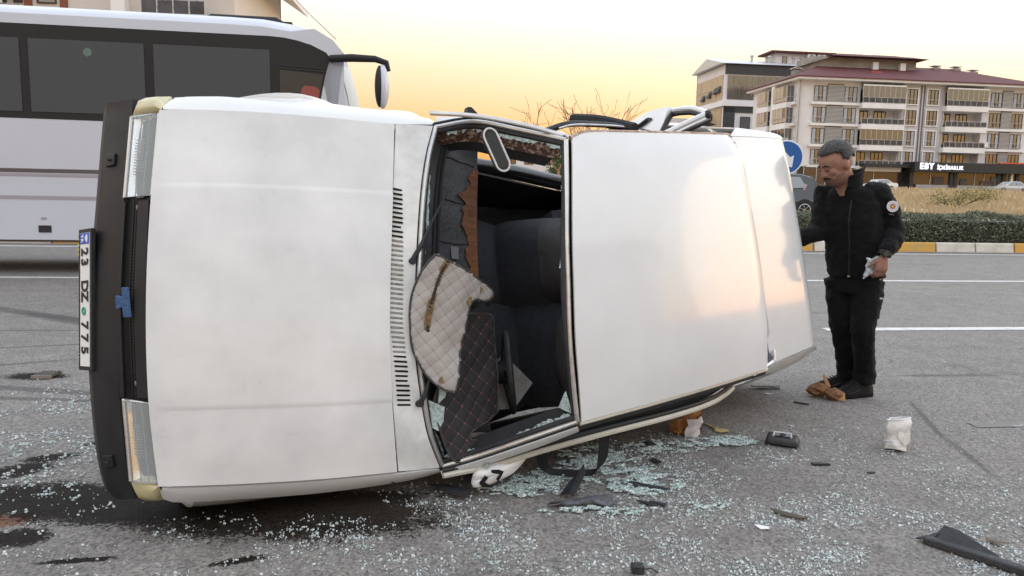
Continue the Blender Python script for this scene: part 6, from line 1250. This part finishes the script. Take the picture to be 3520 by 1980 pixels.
# crumbled but still clinging panes
b = MB()
for cx, cy, sx, sy, n in ((.10, 3.22, .17, .07, 420), (.44, 3.60, .16, .14, 520), (.62, 3.28, .13, .09, 380), (.28, 3.36, .20, .08, 420), (.80, 3.80, .16, .07, 420), (1.15, 3.93, .14, .07, 380), (.64, 3.45, .10, .06, 200), (.35, 2.98, .2, .03, 160), (.80, 3.05, .10, .03, 60)):
    for _ in range(int(n * 1.15)):
        r_ = rg.random() ** .75; a = rg.uniform(0, 6.28); x = cx + sx * 1.35 * r_ * cos(a); y = cy + sy * 1.35 * r_ * sin(a) + .12 * (x - cx)
        if mnoise.noise(V((x * 9, y * 12, 2))) + .6 * mnoise.noise(V((x * 26, y * 34, 5))) < rg.uniform(-.25, .25): continue
        s = .004 + .017 * rg.random() ** 1.6; an = rg.uniform(-.4, .6); n_ = rg.choice((4, 5, 6)); z = rg.uniform(.002, .014); tl = V((rg.gauss(0, .12), rg.gauss(0, .12), 0)); pts = []
        for j in range(n_): t = 2 * pi * j / n_ + rg.uniform(-.25, .25); p = V((x + s * cos(t) * cos(an) * 1.3 - s * .5 * sin(t) * sin(an), y + s * cos(t) * sin(an) + s * .5 * sin(t) * cos(an), z)); p.z += (p - V((x, y, z))).dot(tl); p.z = max(.0015, p.z); pts.append(p)
        b.add([tuple(p) for p in pts] + [(p.x, p.y, p.z + .0045) for p in pts], [tuple(range(n_, 2 * n_))] + [(i, (i + 1) % n_, n_ + (i + 1) % n_, n_ + i) for i in range(n_)])
b.build('glass_sheets', M_gls, kind='stuff', label='greenish crumbled side window panes lying beside the car roof', cat='broken glass')
# ================================================================= small things on the road
M_bkp = mat('broken_black_plastic', (.028, .028, .031), .45, var=.3, vscale=30, bump=.2, bscale=60); M_gyp = mat('broken_grey_plastic', (.075, .078, .085), .4, var=.4, vscale=30)
def piece(nm, lab, cat, outline, z0=.003, th=.006, m=M_bkp, curve=0.0, group='broken trim on the road', arch=0.0, tilt=0.0):
    """a bent scrap: outline points (x, y), arched across its length"""
    c = V((sum(p[0] for p in outline) / len(outline), sum(p[1] for p in outline) / len(outline), 0)); far = max(outline, key=lambda p: (V((p[0], p[1], 0)) - c).length); ax = (V((far[0], far[1], 0)) - c).normalized(); nx_ = V((-ax.y, ax.x, 0)); R0 = max(abs((V((p[0], p[1], 0)) - c).dot(ax)) for p in outline); W0 = max(.004, max(abs((V((p[0], p[1], 0)) - c).dot(nx_)) for p in outline)); n = len(outline)
    def z(p): d = V((p[0], p[1], 0)) - c; return z0 + arch * (1 - (d.dot(nx_) / W0) ** 2) + curve * (d.dot(ax) / R0) ** 2 + tilt * (d.dot(ax) / R0 + 1) * .5
    ring2 = [(c.x + (p[0] - c.x) * .5, c.y + (p[1] - c.y) * .5) for p in outline]; vs = [(p[0], p[1], z(p)) for p in outline] + [(p[0], p[1], z(p)) for p in ring2] + [(c.x, c.y, z(c))]; m_ = len(vs); vs += [(x, y, q + th) for x, y, q in vs]; fs = []
    for i in range(n):
        j = (i + 1) % n; fs += [(m_ + i, m_ + j, m_ + n + j, m_ + n + i), (m_ + n + i, m_ + n + j, m_ + 2 * n), (i, n + i, n + j, j), (n + i, 2 * n, n + j), (i, j, m_ + j, m_ + i)]
    return MB().add(vs, fs).build(nm, m, label=lab, cat=cat, group=group)
piece('trim_scrap', 'black curved trim scrap lying left of the broken white mirror', 'plastic scrap', [(-.345, 3.165), (-.30, 3.215), (-.265, 3.225), (-.16, 3.125), (-.165, 3.10), (-.185, 3.06), (-.20, 3.075), (-.27, 3.10)], arch=.03)
piece('trim_scrap', 'black flap of trim standing between the belt and the long grey scrap', 'plastic scrap', [(.225, 3.13), (.245, 3.16), (.32, 3.29), (.345, 3.345), (.347, 3.28), (.315, 3.18), (.28, 3.09), (.265, 3.10)], arch=.02, tilt=.05)
piece('trim_scrap', 'long torn grey plastic strip in front of the belt loop', 'plastic scrap', [(.165, 3.04), (.21, 3.06), (.30, 3.07), (.38, 3.085), (.44, 3.095), (.448, 3.05), (.42, 3.03), (.35, 3.035), (.29, 3.005), (.235, 2.99), (.215, 3.01), (.18, 3.02)], m=M_gyp, arch=.028)
piece('trim_scrap', 'narrow black trim wedge on the greenish glass right of the belt', 'plastic scrap', [(.545, 3.285), (.56, 3.30), (.63, 3.27), (.715, 3.22), (.71, 3.205), (.63, 3.23), (.55, 3.262)], arch=.012)
piece('trim_scrap', 'small black chip above the narrow black trim wedge', 'plastic scrap', [(.695, 3.60), (.715, 3.615), (.745, 3.57), (.742, 3.54), (.715, 3.56)], arch=.015); piece('trim_scrap', 'tiny black chip inside the belt loop', 'plastic scrap', [(.19, 3.42), (.215, 3.43), (.25, 3.41), (.245, 3.385), (.21, 3.39)], arch=.012); piece('trim_scrap', 'black crumpled chip at the far edge of the greenish glass', 'plastic scrap', [(.70, 3.84), (.73, 3.86), (.775, 3.83), (.76, 3.79), (.72, 3.80)], arch=.02)
piece('trim_scrap', 'thin black splinter of a close pair below the greenish glass', 'plastic scrap', [(.55, 3.095), (.57, 3.10), (.63, 3.055), (.615, 3.04)], arch=.006); piece('trim_scrap', 'short black splinter right of its longer twin below the glass', 'plastic scrap', [(.60, 3.085), (.63, 3.09), (.672, 3.065), (.66, 3.05), (.625, 3.07)], arch=.006)
piece('trim_scrap', 'flat dark stick lying between the black lamp and the cup', 'plastic scrap', [(1.495, 3.61), (1.58, 3.605), (1.585, 3.59), (1.50, 3.585)], th=.008); piece('trim_scrap', 'thin dark twig of trim lying near the plastic cup', 'plastic scrap', [(1.72, 3.50), (1.76, 3.505), (1.76, 3.495), (1.725, 3.49)], th=.005)
piece('trim_scrap', 'long thin dark peel in the glass in front of the lamp', 'plastic scrap', [(1.10, 3.03), (1.14, 3.02), (1.20, 2.975), (1.225, 2.95), (1.19, 2.945), (1.16, 2.965), (1.12, 2.995)], m=mat('peel_brown', (.09, .075, .06), .7), arch=.008); piece('paper_scrap', 'small white torn scrap left of the thin dark peel', 'scrap', [(.985, 2.88), (1.005, 2.885), (1.045, 2.865), (1.03, 2.855), (1.035, 2.845), (1.0, 2.85)], m=M_slab, th=.002, arch=.005)
piece('trim_scrap', 'dark splinter on the asphalt left of the man\'s shoes', 'plastic scrap', [(1.825, 4.745), (1.84, 4.75), (1.91, 4.70), (1.895, 4.69)], th=.008); piece('trim_scrap', 'dark strip lying under the rear corner of the car', 'plastic scrap', [(1.66, 5.10), (1.74, 5.13), (1.86, 5.10), (1.85, 5.06), (1.74, 5.075), (1.68, 5.07)], arch=.015); piece('paper_scrap', 'tiny white paper scrap under the rear of the car', 'scrap', [(1.70, 4.96), (1.73, 4.965), (1.755, 4.935), (1.72, 4.935)], m=M_slab, th=.002)
piece('dry_leaf', 'brown leaf lying above the big black trim bar', 'leaf', [(1.855, 2.80), (1.875, 2.785), (1.90, 2.79), (1.895, 2.77), (1.915, 2.745), (1.885, 2.75), (1.87, 2.735), (1.865, 2.76), (1.845, 2.77)], m=mat('leaf_brown', (.14, .105, .08), .8), th=.002, arch=.01)
cb = empty('square_cap', (.455, 2.49, .001), 0, 'small black square cap at the bottom edge of the picture', 'cap'); MB().box(-.022, .022, -.018, .018, 0, .030).build('cap_shell', M_bkp, cb, bevel=.004); MB().tube([(.02, 0, .012), (.05, .004, .014), (.07, -.01, .006)], .003, 6).build('cap_tail', M_bkp, cb)
# big black trim bar with a torn wing, lower right
tb = empty('door_trim_bar', label='long black door trim bar with torn triangular wing, lower right', cat='trim bar'); A_, B_ = V((1.60, 2.765, .018)), V((1.90, 2.43, .02)); dd = (B_ - A_).normalized(); ss = V((-dd.y, dd.x, 0))
MB().prism([A_ + ss * .018 + V((0, 0, -.015)), A_ - ss * .018 + V((0, 0, -.015)), A_ - ss * .014 + V((0, 0, .010)), A_ + ss * .012 + V((0, 0, .016))], B_ - A_).build('bar', M_bkp, tb, bevel=.004); b = MB(); T = [A_ + dd * .02 + ss * .015, A_ + dd * .05 + ss * .055 + V((0, 0, .055)), A_ + dd * .10 + ss * .06 + V((0, 0, .05)), A_ + dd * .24 + ss * .03 + V((0, 0, .012)), A_ + dd * .26 + ss * .014]; b.prism(T, V((.002, .006, -.002))); b.build('torn_wing', M_bkp, tb); MB().prism([A_ - dd * .03 + V((0, 0, -.012)), A_ + ss * .03 + V((0, 0, -.01)), A_ + dd * .05 + ss * .045 + V((0, 0, .03)), A_ + dd * .02 + V((0, 0, .0))], (0, 0, .005)).build('torn_tip', M_bkp, tb)
# broken white door mirror on the ground by the scuttle
wm = empty('door_mirror', (-.04, 3.13, .040), label='broken white door mirror shell with black inside below the windscreen', cat='mirror')
cu = [(-.115, .0, .035), (-.10, -.01, .075), (-.03, .02, .105), (.04, .05, .112), (.115, .09, .118), (.10, .085, .085), (.06, .06, .05), (.0, .03, .028), (-.06, .0, .012), (-.11, -.01, .008)]
b = MB(); P_ = crom(cu + cu[:1], 40); cc = V((-.01, .03, .06)); dv = V((.0, -.05, .0))
rows = [[p for p in P_], [cc + (p - cc) * .88 + V((0, -.022, .002)) for p in P_], [cc + (p - cc) * .55 + V((0, -.040, .004)) for p in P_], [cc + V((0, -.046, .005)) for p in P_]]; b.grid(rows, .004); b.build('shell', mat('mirror_white', (.74, .74, .74), .25, coat=.4), wm, smooth=True, ang=70)
for pts in ([(-.085, -.035, .035), (-.06, -.038, .07), (-.045, -.042, .062), (-.06, -.038, .04), (-.04, -.042, .030), (-.02, -.045, .034), (-.03, -.043, .02), (-.07, -.036, .018)], [(-.035, -.045, .098), (.0, -.046, .100), (.02, -.044, .092), (.01, -.046, .07), (-.005, -.047, .045), (-.012, -.047, .06), (.002, -.047, .08), (-.03, -.045, .085)]): MB().prism([V(p) + V((0, -.004, 0)) for p in pts], (0, .004, 0)).build('torn_hole', M_slot, wm)
MB().tube([(-.055, -.02, .10), (-.05, -.03, .13), (-.06, -.02, .16), (-.085, 0, .165)], [.012, .010, .008, .006], 7).build('glass_string', M_crumb, wm)
MB().prism([(-.17, .04, .002), (-.09, .02, .002), (-.09, .05, .05), (-.13, .08, .055)], (.01, .02, 0)).build('mirror_base', M_black, wm)
# black interior lamp / mirror housing
lm = empty('lamp_housing', (1.455, 3.90, 0), R(-25), 'black rounded lamp housing with pale frame lying on its back', 'lamp housing')
MB().add([(-.085, -.05, .004), (.085, -.05, .004), (.09, .05, .004), (-.09, .05, .004), (-.075, -.045, .045), (.075, -.045, .045), (.078, .045, .055), (-.078, .045, .055)], [(3, 2, 1, 0), (4, 5, 6, 7), (0, 1, 5, 4), (1, 2, 6, 5), (2, 3, 7, 6), (3, 0, 4, 7)]).build('housing', M_bkp, lm, bevel=.014, seg=3, smooth=True)
MB().tube([(-.045, -.025, .052), (-.045, .028, .056), (.04, .03, .056), (.045, -.02, .052)], .006, 8).build('pale_frame', mat('pale_plastic', (.52, .52, .54), .4), lm, smooth=True); MB().tube([(.0, .0, .045), (.0, .0, .060)], [.018, .014], 14).build('lamp_boss', M_black, lm, smooth=True); MB().grid([[(-.04, -.022, .0535), (-.04, .026, .056)], [(.04, -.018, .0535), (.038, .027, .056)]]).build('lens_panel', mat('lens_grey', (.14, .14, .15), .15), lm)
# sponge, white rag and spoon
spn = empty('sponge', (.99, 4.06, 0), R(18), 'orange-brown crumpled sponge with a white rag beside the roof', 'sponge'); rg = random.Random(3); b = MB(); rows = []
M_sp = mat('sponge_orange', (.40, .19, .06), .9, col2=(.28, .11, .035), vscale=20, bump=.8, bscale=60)
for i in range(7): rows.append([(-.075 + .15 * j / 8.0 + rg.gauss(0, .003), -.02 + .012 * sin(j) + .01 * i / 6.0 + rg.gauss(0, .003), .005 + .135 * i / 6.0 * (1 - .35 * (j < 3)) + rg.gauss(0, .003)) for j in range(9)])
b.grid(rows, .045); b.build('foam', M_sp, spn, smooth=True, ang=50)
for x, z in ((.035, .10), (.055, .06), (.02, .06), (.05, .11), (.06, .035)): MB().lathe([(.004, 0), (.009, .001), (.004, .003)], 8, (x, -.03 - .004, z), 'y').build('foam_pit', mat('pit_brown', (.12, .05, .02), .9), spn)
rag = MB(); rows = [[(-.045 + .09 * j / 6.0 + .01 * sin(i), -.052 - .012 * sin(pi * j / 6.0) + .006 * sin(2.3 * i + j), .10 - .095 * i / 6.0 + .012 * (j > 4) - .02 * abs(j / 6.0 - .45) * (i > 3)) for j in range(7)] for i in range(7)]; rag.grid(rows, .004); rag.build('white_rag', mat('rag_white', (.55, .52, .52), .8, var=.12, vscale=30), spn, smooth=True)
stm = MB(); stm.tube([(-.03, .0, .12), (-.035, -.005, .17), (-.02, 0, .22)], .003, 5); stm.tube([(.0, .0, .13), (-.005, .0, .18), (.02, .01, .21)], .003, 5); stm.build('dry_stalk', mat('stalk', (.12, .08, .05), .9), spn)
spo = empty('wooden_spoon', (1.17, 4.13, 0), label='pale yellow wooden spoon blade lying right of the sponge', cat='spoon'); MB().tube([(-.05, .12, .006), (-.02, .05, .006), (.0, .0, .008)], [.004, .005, .008], 6).build('handle', mat('wood_yellow', (.52, .40, .18), .6), spo); MB().prism([(-.015, .01, .004), (.03, .0, .006), (.055, -.02, .010), (.05, -.055, .012), (.0, -.06, .006), (-.02, -.03, .004)], (0, 0, .005)).build('blade', mat('wood_yellow', (.52, .40, .18)), spo)
# crumpled brown paper bag at the man's feet
pb_ = empty('paper_bag', (2.085, 4.87, 0), R(-28), 'crumpled brown paper bag beside the man\'s shoes', 'paper bag'); M_pap = mat('brown_paper', (.25, .125, .06), .85, col2=(.16, .075, .035), vscale=14, bump=.5, bscale=40); rg = random.Random(12)
for (c, r, nm, jt) in (((-.055, .01, .05), (.075, .05, .046), 'bag_body', .22), ((.045, -.015, .038), (.062, .048, .036), 'bag_mouth', .25)):
    b = MB(); b.blob(c, r, 11, 8); b.v = [(x + rg.gauss(0, .007), y + rg.gauss(0, .007), max(.002, z + rg.gauss(0, .007))) for x, y, z in b.v]; b.build(nm, M_pap, pb_)
MB().prism([(.0, .02, .07), (.02, .02, .075), (-.02, .03, .15), (-.035, .03, .145)], (.003, .004, 0)).build('bag_flap', mat('brown_paper_light', (.46, .26, .12), .85), pb_); MB().prism([(.02, -.035, .01), (.12, -.04, .008), (.11, -.02, .055), (.05, -.015, .065)], (.002, .005, 0)).build('bag_flap', mat('brown_paper_light', (.46, .26, .12)), pb_)
# crushed plastic cup
cp = empty('plastic_cup', (2.03, 3.84, 0), R(10), 'crushed translucent plastic cup standing askew among the glass', 'cup'); b = MB(); rows = []; rg = random.Random(4)
for i in range(9):
    t = i / 8.0; rows.append([V((cos(a) * (.050 + .012 * t) * (1 + .10 * sin(3 * a + 5 * t)), sin(a) * (.046 + .010 * t) * (1 + .08 * cos(2 * a + 4 * t)), .004 + .165 * t + .02 * cos(a) * t)) + V((1, 1, .5)) * 0 + V((cos(a), sin(a), 0)) * (.022 * mnoise.noise(V((cos(a) * 1.6, sin(a) * 1.6, t * 3.5)))) for a in [2 * pi * j / 24 for j in range(25)]])
b.grid(rows, .002); M_cup = mat('cup_plastic', (.80, .77, .73), .14, alpha=.62, var=.06, vscale=25, bump=.5, bscale=30); o = b.build('cup_wall', M_cup, cp, smooth=True, ang=60)
MB().tube(rows[-1], .004, 6, cap=False).build('cup_rim', mat('cup_rim', (.70, .70, .72), .25), cp, smooth=True); MB().prism([p + V((0, 0, .002)) for p in rows[0][:-1]], (0, 0, .003)).build('cup_base', M_cup, cp); MB().tube([p * 1.01 for p in rows[2]], .003, 6, cap=False).build('cup_ridge', mat('cup_rim', (.7, .7, .72)), cp, smooth=True)
MB().prism([V((.02, -.045, .03)), V((-.03, -.05, .06)), V((-.035, -.052, .10)), V((.03, -.058, .11)), V((.045, -.05, .06))], (0, .006, 0)).build('dented_wall', M_cup, cp)
cp.rotation_euler = (R(-16), R(12), R(10))
# road gully grating near the left edge
dg_ = empty('drain_grating', (-3.17, 5.05, .004), R(5), 'small broken grey grating lying left of the number plate', 'grating'); 
for k_ in range(5): MB().box(-.055 + .024 * k_, -.042 + .024 * k_, -.07, .07, 0, .022).build('bar', mat('grating_grey', (.10, .09, .08), .7), dg_)
for y in (-.075, .075): MB().box(-.06, .065, y - .008, y + .008, 0, .020).build('frame_bar', mat('grating_frame', (.24, .20, .17), .7), dg_)
